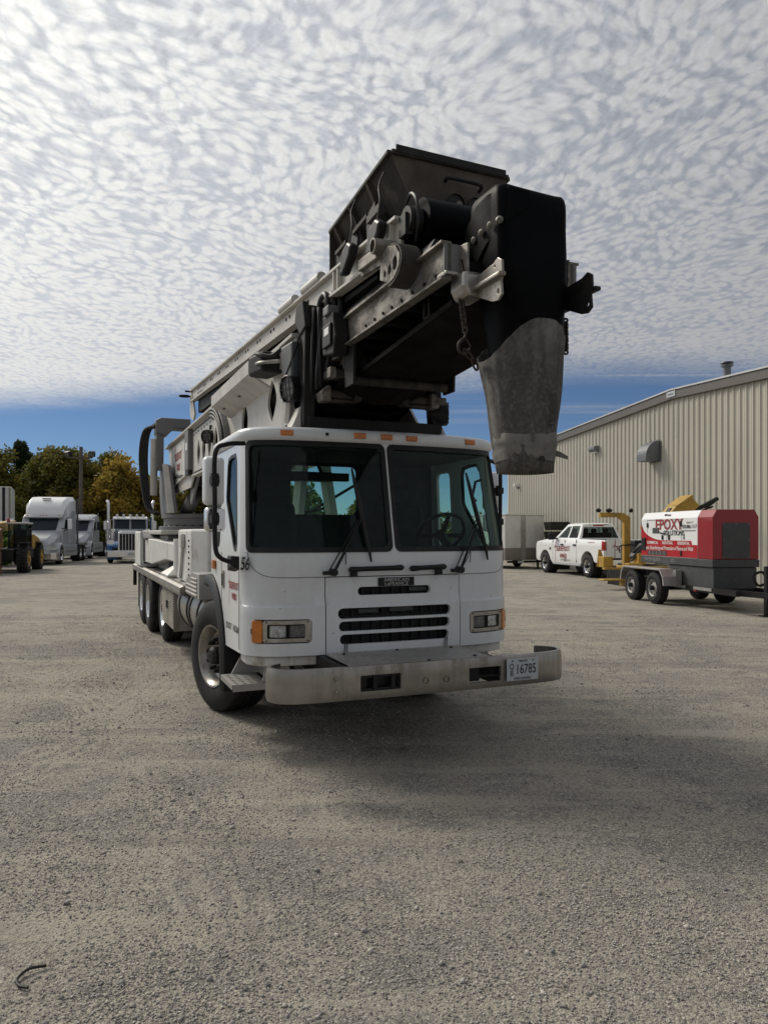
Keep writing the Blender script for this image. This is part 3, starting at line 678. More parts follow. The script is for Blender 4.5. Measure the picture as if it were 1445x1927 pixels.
# --- headlights
for s in (-1, 1):
    hl = E('headlight', T)
    bx0, bx1 = (-1.105, -.72) if s < 0 else (.72, 1.105)
    O('bezel', fplate(rrect(bx0, bx1, .885, 1.057, .02), [rrect(bx0+.035, bx1-.05 if s < 0 else bx1-.035, .915, 1.027, .012)], t=.02, off=.003), M['bezel'], hl)
    xm = (bx0+bx1)/2 - .006*s
    for q in (-1, 1):
        lx0, lx1 = (xm-.155, xm-.008) if q < 0 else (xm+.008, xm+.150)
        outer = (q == s)
        rr_ = rrect(lx0, lx1, .917, 1.025, .012)
        O('lamp', fplate(rr_, [], t=.01, off=-.012, step=.04), M['lamp'] if outer else M['lamp_dark'], hl, smooth=60)
        O('lamp_ring', fplate(rrect(lx0-.004, lx1+.004, .913, 1.029, .014), [rrect(lx0+.008, lx1-.008, .925, 1.017, .01)], t=.018, off=-.004), M['black'], hl)
    ta, tb = (-1.20, -1.108) if s < 0 else (1.108, 1.20)
    O('turn_signal', fplate(rrect(ta, tb, .882, 1.058, .018), [], t=.03, off=.012, step=.03), M['amber'], hl, smooth=60, bevel=.006)
    O('lamp_bucket', fplate(rrect(bx0-.02, bx1+.02, .87, 1.07, .02), [], t=.02, off=-.05), M['black'], hl)
    mb = MB()
    for px_, pz in ((bx0+.03,1.045),(bx1-.03,1.045),(bx0+.03,.897),(bx1-.03,.897)):
        p = front(px_, pz, .004); mb.cyl((p[0],p[1]+.003,p[2]), (p[0],p[1]-.005,p[2]), .006, 8)
    O('screw', mb, M['dark_steel'], hl)
# --- windscreen panes, rubber seals, divider
for s in (-1, 1):
    a, b = (-1.245, -.022) if s < 0 else (.022, 1.245)
    w = O('windscreen', MB().plate(dens(rrect(a, b, 1.605, 2.50, .05), .06), [], lambda q, z: front(q, z, -.014), lambda q, z: front(q, z, -.018), .1), M['glass'], T, smooth=60)
    O('seal', fplate(rrect(a-.012, b+.012, 1.593, 2.512, .055), [rrect(a+.03, b-.03, 1.635, 2.468, .045)], t=.022, off=.006, step=.05), M['black'], w, smooth=40)
# --- sides
def side_out(s):
    pts = [(.13+rake(z), z) for z in np.linspace(2.50, 1.58, 6)] + [(.13, .775), (.74, .76)]
    pts += [(1.5+.80*math.cos(R(a)), .56+.80*math.sin(R(a))) for a in range(162, 94, -9)]
    pts += [(1.47, 1.36), (1.47, 2.50)]
    return pts
win1 = [(.66,2.43),(.46,2.43),(.40,2.36),(.245,1.66),(.27,1.60),(.33,1.595),(.40,1.63),(.78,2.02),(.80,2.07),(.80,2.34),(.77,2.41)]
win2 = rrect(1.02, 1.32, 1.62, 2.38, .06)
for s in (-1, 1):
    fn = lambda y, z, s=s: (s*1.22*taper(z), y, z); bk = lambda y, z, s=s: (s*1.19*taper(z), y, z)
    O('side_panel', MB().plate(dens(side_out(s), .2), [win1, win2], fn, bk, .2), M['white'], cab, smooth=30)
    w = O('side_window', MB().plate(win1, [], lambda y, z, s=s: (s*1.208*taper(z), y, z), lambda y, z, s=s: (s*1.204*taper(z), y, z)), M['glass_dark'] if s < 0 else M['glass'], T)
    ins = [(.63,2.40),(.48,2.40),(.43,2.34),(.285,1.67),(.30,1.63),(.33,1.625),(.385,1.655),(.755,2.035),(.77,2.075),(.77,2.33),(.745,2.385)]
    O('seal', MB().plate(win1, [ins], lambda y, z, s=s: (s*1.223*taper(z), y, z), lambda y, z, s=s: (s*1.2*taper(z), y, z)), M['black'], w)
    w = O('side_window', MB().plate(win2, [], lambda y, z, s=s: (s*1.208*taper(z), y, z), lambda y, z, s=s: (s*1.204*taper(z), y, z)), M['glass_dark'] if s < 0 else M['glass'], T)
    # door shut lines, handle, sill light
    mb = MB()
    mb.box(s*1.2215, s*1.2235, .162, .168, .80, 1.56); mb.box(s*1.2215, s*1.2235, .92, .926, 1.02, 1.58)
    O('door_gap', mb, M['ink'], cab)
    hd = O('door_handle', MB().plate(rrect(.79, .88, 1.26, 1.42, .02), [], lambda y, z, s=s: (s*1.232, y, z), lambda y, z, s=s: (s*1.2205, y, z)), M['bezel'], T, bevel=.004)
    O('latch', MB().plate(rrect(.805, .865, 1.28, 1.39, .012), [], lambda y, z, s=s: (s*1.236, y, z), lambda y, z, s=s: (s*1.2325, y, z)), M['black'], hd)
    O('side_marker', MB().box(s*1.222, s*1.25, 1.2, 1.29, 1.41, 1.5), M['amber'], T, bevel=.012)
    # wheel arch flare
    rings = []
    for a in range(196, 70, -6):
        ca, sa = math.cos(R(a)), math.sin(R(a)); ring = []
        for x_, r_ in ((1.03,.68),(1.235,.68),(1.262,.70),(1.262,.745),(1.235,.79),(1.03,.79)):
            ring.append((s*x_, 1.5+r_*ca, .56+r_*sa))
        rings.append(ring)
    O('fender', MB().loft(rings), M['black'], T, smooth=35)
    # inner arch
    O('wheel_housing', MB().loft([[(s*.6, 1.5+.70*math.cos(R(a)), .56+.70*math.sin(R(a))), (s*1.1, 1.5+.70*math.cos(R(a)), .56+.70*math.sin(R(a)))] for a in range(200, -10, -10)], caps=False, wrap=False), M['black'], T)
# back wall with window, floor
O('back_wall', MB().plate(rrect(-1.19, 1.19, .9, 2.5, .03), [rrect(-.44, .29, 1.94, 2.44, .06)], lambda x, z: (x*taper(z), 1.47, z), lambda x, z: (x*taper(z), 1.44, z)), M['cabin'], cab)
O('cabin_back', MB().plate(rrect(-1.19, 1.19, .9, 2.5, .03), [rrect(-.44, .29, 1.94, 2.44, .06)], lambda x, z: (x*taper(z), 1.475, z), lambda x, z: (x*taper(z), 1.473, z)), M['white'], cab)
w = O('rear_window', MB().box(-.44, .29, 1.452, 1.456, 1.94, 2.44), M['glass'], T)
mb = MB().box(-1.17, 1.17, -.05, 1.43, .95, .99); O('cab_floor', mb, M['cabin'], cab)
# dash, seats, wheel, engine cover
O('dashboard', MB().prism([(-.06,1.0),(.34,1.0),(.42,1.45),(.36,1.56),(-.05,1.57)], 'x', -.93, .93), M['cabin'], T, bevel=.03)
for cx in (-.68, .72):
    st = E('seat', T)
    O('cushion', MB().box(cx-.25, cx+.25, .62, 1.1, 1.30, 1.45), M['seat'], st, bevel=.05)
    O('backrest', MB().prism([(1.04,1.42),(1.2,1.42),(1.34,2.05),(1.22,2.05)], 'x', cx-.24, cx+.24), M['seat'], st, bevel=.05)
    O('headrest', MB().prism([(1.24,2.06),(1.33,2.06),(1.37,2.25),(1.28,2.25)], 'x', cx-.13, cx+.13), M['seat'], st, bevel=.04)
sw = E('steering_wheel', T, (.74, .40, 1.74), (-52, 0, 0))
O('ring', MB().tube([(.235*math.cos(a), .235*math.sin(a), 0) for a in np.linspace(0, 2*math.pi, 32, endpoint=False)], .017, 8, True), M['black'], sw, smooth=True)
O('spoke', MB().box(-.23, .23, -.02, .02, -.03, -.01).box(-.02, .02, -.23, 0, -.03, -.01).cyl((0,0,-.4),(0,0,.02),.045,12), M['black'], sw)
O('monitor', MB().box(-.5, .06, 1.05, 1.12, 2.26, 2.34).bar((-.2,1.1,2.3),(-.2,1.3,2.47),.03,.03), M['black'], T, bevel=.01)
O('grab_bar', MB().tube([(1.14,.33,2.26),(1.09,.36,2.24),(1.09,.42,2.10),(1.14,.44,2.06)], .014, 8), M['black'], T, smooth=True)
# roof
def ring(z, off, rk=2.5):
    pts = []
    for s in np.linspace(-SMAX, SMAX, 41):
        x, y = plan(s); k = 1 + off/1.22
        pts.append((x*taper(2.5)*k, y + rake(rk) - off*(1 if abs(s) < 1.05 else .6), z))
    for y in (.6, 1.0, 1.40): pts.append((1.22*taper(2.5)+off, y, z))
    for x in (.9, .3, -.3, -.9): pts.append((x, 1.50+off, z))
    for y in (1.40, 1.0, .6): pts.append((-1.22*taper(2.5)-off, y, z))
    return pts
mb = MB().loft([ring(2.505, -.01), ring(2.515, .012), ring(2.545, .03), ring(2.585, .03), ring(2.612, .008), ring(2.628, -.05), ring(2.640, -.22), ring(2.645, -.6)])
O('roof', mb, M['white'], cab, smooth=50)
O('headliner', MB().box(-1.1,1.1,.22,1.42,2.47,2.49), M['cabin'], cab)
for x in (-.89, -.25, .0, .245, .86):
    y = plan(sx_of(x))[1] + rake(2.5) - .032
    ang = math.degrees(math.atan2(plan(sx_of(x)+.02)[1]-plan(sx_of(x)-.02)[1], .04))
    ml = O('marker_light', MB().obox((x*taper(2.5), y, 2.567), (.105, .03, .045), (0, 0, ang)), M['amber'], T, bevel=.008)
    O('base', MB().obox((x*taper(2.5), y+.013, 2.567), (.115, .02, .054), (0, 0, ang)), M['bezel'], ml)
O('screw', MB().cyl((-.53, -.045+.03, 2.567), (-.53, -.06+.03, 2.567), .014, 10), M['dark_steel'], cab)
# badge and lettering
p = front(.013, 1.345, .004)
bd = O('badge', MB().box(-.150, .176, -.212, -.204, 1.312, 1.382), M['black'], T, bevel=.003)
text('AMERICAN', .041, (.013, -.213, 1.362), (1,0,0), (0,0,1), M['silver_ink'], bd, bold=.006, sx=1.12, space=1.02)
text('LaFRANCE', .041, (.013, -.213, 1.330), (1,0,0), (0,0,1), M['silver_ink'], bd, bold=.006, sx=1.12, space=1.02)
# unit number on the corner, door logo, US DOT number
p = front(-sx_of(1.205), 1.5, .003); text('56', .15, (-1.196, .02, 1.50), (.45,-.89,0), (0,0,1), M['ink'], T, sx=.75, shear=.25, bold=.006, lift=.014)
def logo(parent, org, xd, size, big='SLIDEFOOT', small='WIND'):
    o = Vector(org); x = Vector(xd).normalized(); z = Vector((0,0,1))
    text(big, size, o, x, z, M['red_ink'], parent, bold=.012, sx=.82, lift=.004)
    text(small, size*.95, o + x*size*.15 - z*size*1.05, x, z, M['red_ink'], parent, bold=.012, sx=.82, lift=.004)
    n = x.cross(z)
    mb = MB(); a = o - x*size*2.35 + n*.004
    def quad(p0, p1, w0, w1):
        d = (p1-p0).normalized(); q = n.cross(d)
        mb.add([p0-q*w0, p0+q*w0, p1+q*w1, p1-q*w1], [(0,1,2,3)])
    quad(a - z*size*2.0, a + z*size*.5, size*.05, size*.04)
    quad(a + z*size*.45, a + z*size*1.5 + x*size*.12, size*.07, size*.02)
    quad(a + z*size*.45, a - x*size*.6 + z*size*.05, size*.07, size*.02)
    quad(a + z*size*.45, a + x*size*.55 - z*size*.0, size*.07, size*.02)
    O('emblem', mb, M['red_ink'], parent, fix=False)
logo(T, (-1.222, .36, 1.305), (0,-1,0), .085)
text('US DOT', .078, (-1.222, .58, .95), (0,-1,0), (0,0,1), M['ink'], T, sx=.82, lift=.003); text('1453368', .078, (-1.222, .29, .95), (0,-1,0), (0,0,1), M['ink'], T, sx=.82, lift=.003)
# --- wipers and grab handles
for px_, tx_, tz, hx in ((-.547, -.18, 2.30, 1), (.60, .93, 2.22, 1)):
    wp = E('wiper', T)
    b0 = Vector((px_, -.245, 1.435)); s2 = sx_of(tx_*.72 + px_*.28); q = front(s2, 1.88, .05); b1 = Vector(q)
    O('arm', MB().tube([b0, b0+(b1-b0)*.5+Vector((0,-.01,0)), b1], [.013,.010,.008], 6).tube([b0+Vector((-.05,0,.0)), b1+Vector((-.03,0,-.02))], .006, 5).cyl(b0+Vector((0,.06,0)), b0+Vector((0,-.02,0)), .03, 12).bar(b0+Vector((-.09,0,-.005)), b0+Vector((.03,0,0)), .03, .03), M['black'], wp, smooth=True)
    bl = [front(sx_of(b1.x - .06*(t-.5)*2 + .0), b1.z + .02 + .42*(t-.5)*2*.92, .035) for t in np.linspace(0, 1, 8)]
    O('blade', MB().tube(bl, [.008,.015,.018,.02,.02,.018,.015,.008], 6), M['black'], wp, smooth=True)
    O('hose', MB().tube(curve3([b0+Vector((.12,.05,.06)), b0+Vector((.10,.01,.16)), b0+Vector((.06,-.01,.10)), b0], 6), .004, 5), M['hose'], wp, smooth=True)
for a, b in ((-.425, .06), (.116, .455)):
    gh = E('grab_handle', T); post = a+.055 if a < 0 else b-.055
    O('bar', MB().tube([(a,-.252,1.452),(a+.02,-.254,1.454),(a+.1,-.256,1.458),(b-.1,-.256,1.462),(b-.02,-.254,1.464),(b,-.252,1.466)], [.012,.026,.021,.021,.026,.012], 10), M['black'], gh, smooth=True)
    O('post', MB().box(post-.025, post+.025, -.25, -.19, 1.395, 1.45), M['black'], gh, bevel=.005)
mb = MB()
for x in (-.44, -.42, .465, .485): mb.tube([(x,-.215,.865),(x-.012,-.228,.80),(x-.02,-.235,.77)], .004, 5)
O('hood_cord', mb, M['hose'], T)
# --- mirrors
def mirror_set(pts, y, c1, c2, s):
    ma = E('mirror_arm', T)
    O('tube', MB().tube(curve3(pts, 6), .019, 10), M['black'], ma, smooth=True)
    b = pts[-1]; O('mount', MB().loft([[(b[0]+s*.02, b[1]-.03, b[2]+.055), (b[0]+s*.02, b[1]-.03, b[2]-.02), (b[0]+s*.02,b[1]+.13,b[2]-.07),(b[0]+s*.02,b[1]+.13,b[2]+.055)], [(-s*0+b[0]-s*.05, b[1]-.02, b[2]+.05), (b[0]-s*.05, b[1]-.02, b[2]-.06), (b[0]-s*.05,b[1]+.12,b[2]-.08),(b[0]-s*.05,b[1]+.12,b[2]+.05)]]), M['black'], ma, bevel=.01)
    for (cx, cy, cz, w, h, dp) in (c1, c2):
        m_ = E('mirror', T); rings = []
        for yy, k in ((-.0,.80),(.015,.93),(.05,1.0),(dp*.75,.98),(dp,.9)):
            rings.append([(cx + (x_-0)*k, cy+yy, cz + z_*k) for x_, z_ in rrect(-w/2, w/2, -h/2, h/2, min(w,h)*.22, 4)])
        O('housing', MB().loft(rings), M['white_clean'] if h > .3 else M['chrome'], m_, smooth=40)
        O('glass', MB().loft([[(cx+x_*.88, cy+dp+.002, cz+z_*.92) for x_, z_ in rrect(-w/2, w/2, -h/2, h/2, min(w,h)*.2, 4)], [(cx+x_*.88, cy+dp+.006, cz+z_*.92) for x_, z_ in rrect(-w/2, w/2, -h/2, h/2, min(w,h)*.2, 4)]]), M['mirror'], m_)
        O('clamp', MB().box(pts[2][0]-.03, pts[2][0]+.03, cy-.10, cy+.02, cz-.03, cz+.03).cyl((pts[2][0], cy-.06, cz-.05), (pts[2][0], cy-.06, cz+.05), .032, 10), M['black'], m_)
lx = -1.445; yb = -.02
mirror_set([(-1.20,.06,2.47),(-1.36,yb,2.445),(lx,yb,2.37),(lx-.003,yb,2.0),(lx,yb,1.66),(-1.41,yb,1.56),(-1.30,.02,1.515)], yb, (-1.435, .06, 2.165, .165, .39, .13), (-1.425, .06, 1.86, .165, .20, .12), -1)
rx_ = 1.40; yb = .42
mirror_set([(1.16,.35,2.46),(1.34,yb,2.44),(rx_,yb,2.37),(rx_+.003,yb,2.0),(rx_,yb,1.66),(1.38,yb,1.56),(1.29,.45,1.50)], yb, (1.40, .50, 2.165, .165, .39, .13), (1.40, .50, 1.86, .165, .20, .12), 1)
# --- bumper
def bump_path(n=10):
    pts = [(-1.10,-.60),(-1.19,-.66),(-1.225,-.74),(-1.215,-.83),(-1.16,-.90),(-1.06,-.945),(-.9,-.967)] + [(x, -.967-.018*(1-(x/.9)**2)) for x in np.linspace(-.75, .75, 9)] + [(.9,-.967),(1.06,-.945),(1.16,-.90),(1.215,-.83),(1.225,-.74),(1.19,-.66),(1.10,-.60)]
    return pts
BP = bump_path(); BL = [0]
for a, b in zip(BP, BP[1:]): BL.append(BL[-1]+math.dist(a, b))
BT = BL[-1]
def bumper(s, z, off=0.0):
    a = max(0, min(BT-1e-6, s+BT/2)); i = min(max(k for k in range(len(BL)) if BL[k] <= a), len(BP)-2); t = (a-BL[i])/(BL[i+1]-BL[i])
    x = BP[i][0]+(BP[i+1][0]-BP[i][0])*t; y = BP[i][1]+(BP[i+1][1]-BP[i][1])*t; tx, ty = BP[i+1][0]-BP[i][0], BP[i+1][1]-BP[i][1]; l = math.hypot(tx, ty)
    # rolled edges
    ed = max(0, abs(z-.69)-.10)/.02; off -= .012*min(1, ed)**2
    return (x + ty/l*off, y - tx/l*off, z)
bp = E('bumper', T)
H1 = rrect(-.60, -.29, .628, .742, .006, 1); H2 = rrect(.268, .548, .622, .735, .006, 1)
zs = lambda poly: poly
O('bumper_face', MB().plate(dens(rrect(-BT/2, BT/2, .572, .808, .012, 2), .06), [dens(H1,.06), dens(H2,.06)], lambda s, z: bumper(s, z), lambda s, z: bumper(s, z, -.028), .055), M['alu'], bp, smooth=30)
O('tow_pocket', MB().box(-.60, -.29, -.90, -.88, .628, .742).box(-.50,-.47,-.97,-.90,.63,.74).box(-.36,-.33,-.97,-.90,.63,.74).box(-.6,-.29,-.96,-.9,.72,.742).box(-.6,-.29,-.96,-.9,.628,.645), M['black'], bp)
O('tow_pocket', MB().box(.27, .385, -.93, -.90, .624, .733), M['black'], bp)
O('brace', MB().tube([(.38,-.90,.65),(.50,-.92,.655),(.62,-.93,.64)], .012, 6), M['black'], bp)
for x in (-.095, .075): O('plug', MB().lathe([(.022,-.03),(.024,-.006),(.001,-.012)], (x,-.985+.02,.672), 'y', 14), M['rust_brown'], bp, smooth=True)
for z in (.735, .64): O('bolt', MB().lathe([(.016,0),(.013,-.008),(.001,-.011)], (-.78,-.977,z), 'y', 12), M['alu'], bp, smooth=True)
lp = O('licence_plate', MB().box(.585, .868, -1.004, -.998, .615, .785), M['plate'], T, bevel=.003)
text('16785', .105, (.755, -1.0045, .70), (1,0,0), (0,0,1), M['ink'], lp, sx=.72, bold=.004, lift=.001)
text('Q', .062, (.627, -1.0045, .725), (1,0,0), (0,0,1), M['ink'], lp, sx=.9, lift=.001); text('B', .062, (.627, -1.0045, .672), (1,0,0), (0,0,1), M['ink'], lp, sx=.9, lift=.001)
text('TRUCK', .026, (.727, -1.0045, .765), (1,0,0), (0,0,1), M['ink'], lp, lift=.001)
text('WISCONSIN', .028, (.72, -1.0045, .632), (1,0,0), (0,0,1), M['ink'], lp, lift=.001)
for x in (.635, .82): O('bolt', MB().lathe([(.007,0),(.006,-.004),(.0005,-.006)], (x,-1.004,.768), 'y', 8), M['dark_steel'], lp)
# step plate on the bumper
sp = O('bumper_step', MB().prism([(-.62,-.955),(.53,-.955),(.57,-.24),(-.62,-.24)], 'z', .782, .79), M['alu_plate'], T)
mb = MB()
for i in range(24):
    for j in range(14): 
        a = -.58+.047*i; b = -.93+.048*j; mb.obox((a, b, .7915), (.022,.007,.003), (0,0,45 if (i+j)%2 else -45))
O('tread', mb, M['alu_plate'], sp, kind='stuff')
for x, y in ((-.5,-.35),(.45,-.35),(-.02,-.3),(.0,-.85),(.42,-.80)): O('bolt', MB().lathe([(.014,.79),(.012,.80),(.001,.803)], (x,y,0), 'z', 10), M['black'], sp)
O('bumper_bracket', MB().box(-.66,-.54,-.94,.2,.6,.77).box(.5,.62,-.9,.2,.6,.77), M['black'], T)
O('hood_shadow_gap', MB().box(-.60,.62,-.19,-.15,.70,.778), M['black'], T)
# --- entry step
for s in (-1, 1):
    es = E('entry_step', T)
    O('tread', MB().plate(rrect(-1.30, -1.02, .02, .50, .005, 1), [rrect(-1.29+.062*i+.012, -1.29+.062*i+.042, .04+.073*j, .04+.073*j+.032, .012, 2) for i in range(4) for j in range(6)], lambda x, y, s=s: (-s*x, y, .545), lambda x, y, s=s: (-s*x, y, .53)), M['alu_plate'], es)
    O('lip', MB().box(s*1.30, s*1.02, .012, .019, .49, .545).box(s*1.307, s*1.301, .02, .5, .505, .545), M['alu_plate'], es)
    O('side_plate', MB().prism([(s*1.06,.55),(s*.80,.55),(s*.86,.72),(s*1.02,.72)], 'y', .03, .045), M['alu_plate'], es)
    O('side_plate', MB().prism([(s*1.22,.545),(s*.92,.545),(s*.98,.76),(s*1.10,.76)], 'y', .485, .50), M['alu_plate'], es)
    O('back_plate', MB().prism([(.045,.55),(.48,.55),(.48,.75),(.045,.75)], 'x', s*.98, s*.99), M['alu_plate'], es)
# --- wheels
wheel(T, (-1.215, 1.50, .545), -1, .545, .40, .30, M['alu'], steer=15, nuts=10, grooves=4)
wheel(T, (1.18, 1.50, .545), 1, .545, .40, .30, M['alu'], steer=15, grooves=4)
for y, st in ((6.62, 'truck'), (7.95, 'drive'), (9.28, 'drive')):
    for s in (-1, 1):
        wheel(T, (s*(1.12 if st == 'truck' else 1.22), y, .53), s, .53, .30, .295, M['chrome'], nuts=10 if s < 0 and st == 'truck' else 0, style=st, grooves=3, n=40)
        if st == 'drive': wheel(T, (s*.87, y, .53), s, .53, .29, .295, M['dark_steel'], style='drive', grooves=3, n=28)
# --- chassis
for x in (-.42, .42): O('frame_rail', MB().box(x-.05, x+.05, .1, 11.0, .68, .94), M['black'], T)
O('axle', MB().cyl((-1.0,1.5,.52),(1.0,1.5,.52),.08,10), M['black'], T)
for y in (6.62, 7.95, 9.28): O('axle', MB().cyl((-.9,y,.53),(.9,y,.53),.12,12), M['black'], T)
O('engine', MB().box(-.4,.4,-.05,2.4,.45,1.3), M['vent'], T)
O('suspension', MB().box(-.9,-.55,.9,2.2,.45,.62).box(.55,.9,.9,2.2,.45,.62).box(-.9,-.4,6.0,9.8,.6,.8).box(.4,.9,6.0,9.8,.6,.8), M['black'], T)
O('crossmember', MB().box(-.5,.5,2.6,10.8,.66,.74), M['black'], T)
# --- fuel tank with straps
for s in (-1, 1):
    tk = E('fuel_tank', T)
    O('drum', MB().lathe([(.001,2.45),(.30,2.45),(.345,2.49),(.345,4.42),(.30,4.46),(.001,4.46)], (s*.82,0,.80), 'y', 32), M['alu'], tk, smooth=35)
    for y in (2.72, 3.30, 3.52, 4.20): O('strap', MB().lathe([(.346,y-.03),(.358,y-.03),(.358,y+.03),(.346,y+.03)], (s*.82,0,.80), 'y', 32), M['black'], tk, smooth=30)
# --- tool box with ribbed doors
for s in (-1, 1):
    tb = O('tool_box', MB().box(s*1.17, s*.70, 4.62, 6.05, .40, 1.02), M['alu_plate'], T, bevel=.008)
    mb = MB()
    for i in range(17):
        z = .42+.034*i
        for y0, y1 in ((4.68, 5.32), (5.36, 5.99)):
            mb.prism([(s*1.1705,z),(s*1.19,z+.006),(s*1.19,z+.02),(s*1.1705,z+.026)], 'y', y0, y1)
    O('ribbed_skin', mb, M['alu'], tb)
    O('latch', MB().box(s*1.19, s*1.205, 5.28, 5.40, .66, .78), M['black'], tb, bevel=.005)
    O('angle_trim', MB().box(s*1.185, s*1.12, 4.60, 4.617, .40, 1.02), M['alu'], tb)
    mb = MB()
    for i in range(4): mb.cyl((s*1.0, 4.615, .98-.05*i), (s*1.0, 4.60, .98-.05*i), .010, 8)
    O('rivet', mb, M['dark_steel'], tb)
# --- deck
dk = O('deck', MB().box(-1.16, 1.16, 2.55, 11.2, 1.04, 1.075), M['alu_plate'], T)
for s in (-1, 1):
    for y0, y1 in ((3.62, 7.38), (7.40, 11.2)):
        O('edge_rail', MB().prism([(s*1.10,1.078),(s*1.19,1.095),(s*1.235,1.07),(s*1.24,1.0),(s*1.225,.96),(s*1.17,1.0),(s*1.165,1.05)], 'y', y0, y1), M['alu'], dk, bevel=.006)
    O('end_post', MB().box(s*1.23, s*1.16, 11.12, 11.2, .62, 1.0), M['black'], dk)
    # raised box behind the cab, over the tank
    sb = O('step_box', MB().prism([(2.35,1.02),(3.35,1.02),(3.35,1.2),(2.85,1.30),(2.35,1.30)], 'x', s*1.2, s*.85), M['alu_plate'], T, bevel=.006)
    mb = MB()
    for i in range(5): mb.prism([(s*1.2005,1.03+.045*i),(s*1.21,1.04+.045*i),(s*1.21,1.055+.045*i),(s*1.2005,1.065+.045*i)], 'y', 2.5, 3.33 if i < 3 else 2.9)
    O('ribbed_skin', mb, M['alu'], sb)
    O('upright_flap', MB().prism([(2.9,1.30),(3.5,1.20),(3.55,1.26),(3.0,1.42),(2.6,1.42),(2.6,1.34)], 'x', s*.84, s*.82), M['alu_plate'], T)
O('mud_flap', MB().box(-1.2,-.6,10.2,10.22,.25,.95).box(.6,1.2,10.2,10.22,.25,.95), M['rubber'], T)
# --- pedestal, turntable
O('pedestal', MB().prism([(-.95,7.3),(.95,7.3),(.95,10.2),(-.95,10.2)], 'z', 1.08, 1.72), M['grey_paint'], T, bevel=.03)
O('deck_plate', MB().prism([(-1.1,7.0),(1.1,7.0),(1.1,10.5),(-1.1,10.5)], 'z', 1.725, 1.80), M['cream'], T, bevel=.02)
tt = O('turntable', MB().lathe([(.95,1.81),(.95,1.87),(.86,1.89),(.86,2.02),(.9,2.03),(.9,2.1),(.01,2.1)], (0,8.7,0), 'z', 40), M['grey_paint'], T, smooth=30)
mb = MB()
for i in range(36): a = 2*math.pi*i/36; mb.cyl((.91*math.cos(a), 8.7+.91*math.sin(a), 1.865), (.91*math.cos(a), 8.7+.91*math.sin(a), 1.895), .02, 6)
O('bolt_ring', mb, M['dark_steel'], tt)
# --- outriggers: rear sleeve, folded beam, front pivot housing, foot pad
for s in (-1, 1):
    og = E('outrigger', T)
    O('sleeve', MB().plate(rrect(s*.98-.27, s*.98+.27, 1.10, 1.78, .03), [rrect(s*.98-.21, s*.98+.21, 1.16, 1.72, .02)], lambda x, z: (x, 9.15, z), lambda x, z: (x, 10.4, z)), M['white_dirty'], og, bevel=.008)
    O('sleeve_hood', MB().prism([(9.10,1.70),(8.55,1.62),(8.55,1.66),(9.10,1.77)], 'x', s*.78, s*1.22), M['grey_paint'], og)
    O('beam', MB().loft([[(s*(.98-.19),10.2,1.19),(s*(.98+.19),10.2,1.19),(s*(.98+.19),10.2,1.66),(s*(.98-.19),10.2,1.66)], [(s*.79,7.9,1.20),(s*1.16,7.9,1.20),(s*1.16,7.9,1.64),(s*.79,7.9,1.64)], [(s*.74,6.7,1.32),(s*1.06,6.7,1.32),(s*1.06,6.7,1.60),(s*.74,6.7,1.60)], [(s*.70,5.9,1.30),(s*1.00,5.9,1.30),(s*1.00,5.9,1.58),(s*.70,5.9,1.58)]]), M['white_dirty'], og, bevel=.015)
    O('knuckle', MB().cyl((s*.85,5.75,1.14),(s*.85,5.75,1.66),.2,18), M['white_dirty'], og, smooth=35)
    hs = [(s*.35,5.3),(s*.98,5.3),(s*1.06,5.1),(s*1.06,3.9),(s*.9,3.55),(s*.35,3.55)]
    O('pivot_housing', MB().prism(hs, 'z', 1.08, 1.80), M['white'] if s > 0 else M['white_dirty'], og, bevel=.03)
    O('gusset', MB().prism([(4.95,1.12),(4.55,1.70),(4.45,1.70),(4.75,1.12)], 'x', s*1.062, s*1.10), M['white_dirty'], og, bevel=.006)
    O('lug', MB().box(s*1.062, s*1.12, 4.42, 4.60, 1.56, 1.74), M['white_dirty'], og, bevel=.012)
    O('cap', MB().lathe([(.16,1.802),(.15,1.84),(.08,1.87),(.07,1.93),(.001,1.94)], (s*.70,3.95,0), 'z', 18), M['white_dirty'], og, smooth=30)
    mb = MB()
    for i in range(7): mb.cyl((s*1.062,4.05,1.2+.075*i),(s*1.075,4.05,1.2+.075*i),.014,8)
    O('bolt_strip', mb, M['dark_steel'], og)
    pc = (s*.93, 5.95); P4 = lambda r, z: [(pc[0]-r*.6,pc[1]-r*1.1,z),(pc[0]+r*.6,pc[1]-r*1.1,z),(pc[0]+r*.6,pc[1]+r*1.1,z),(pc[0]-r*.6,pc[1]+r*1.1,z)]
    O('foot_pad', MB().loft([P4(.40,1.085), P4(.40,1.12), P4(.14,1.24), P4(.12,1.27)]), M['alu_plate'], og, bevel=.006)

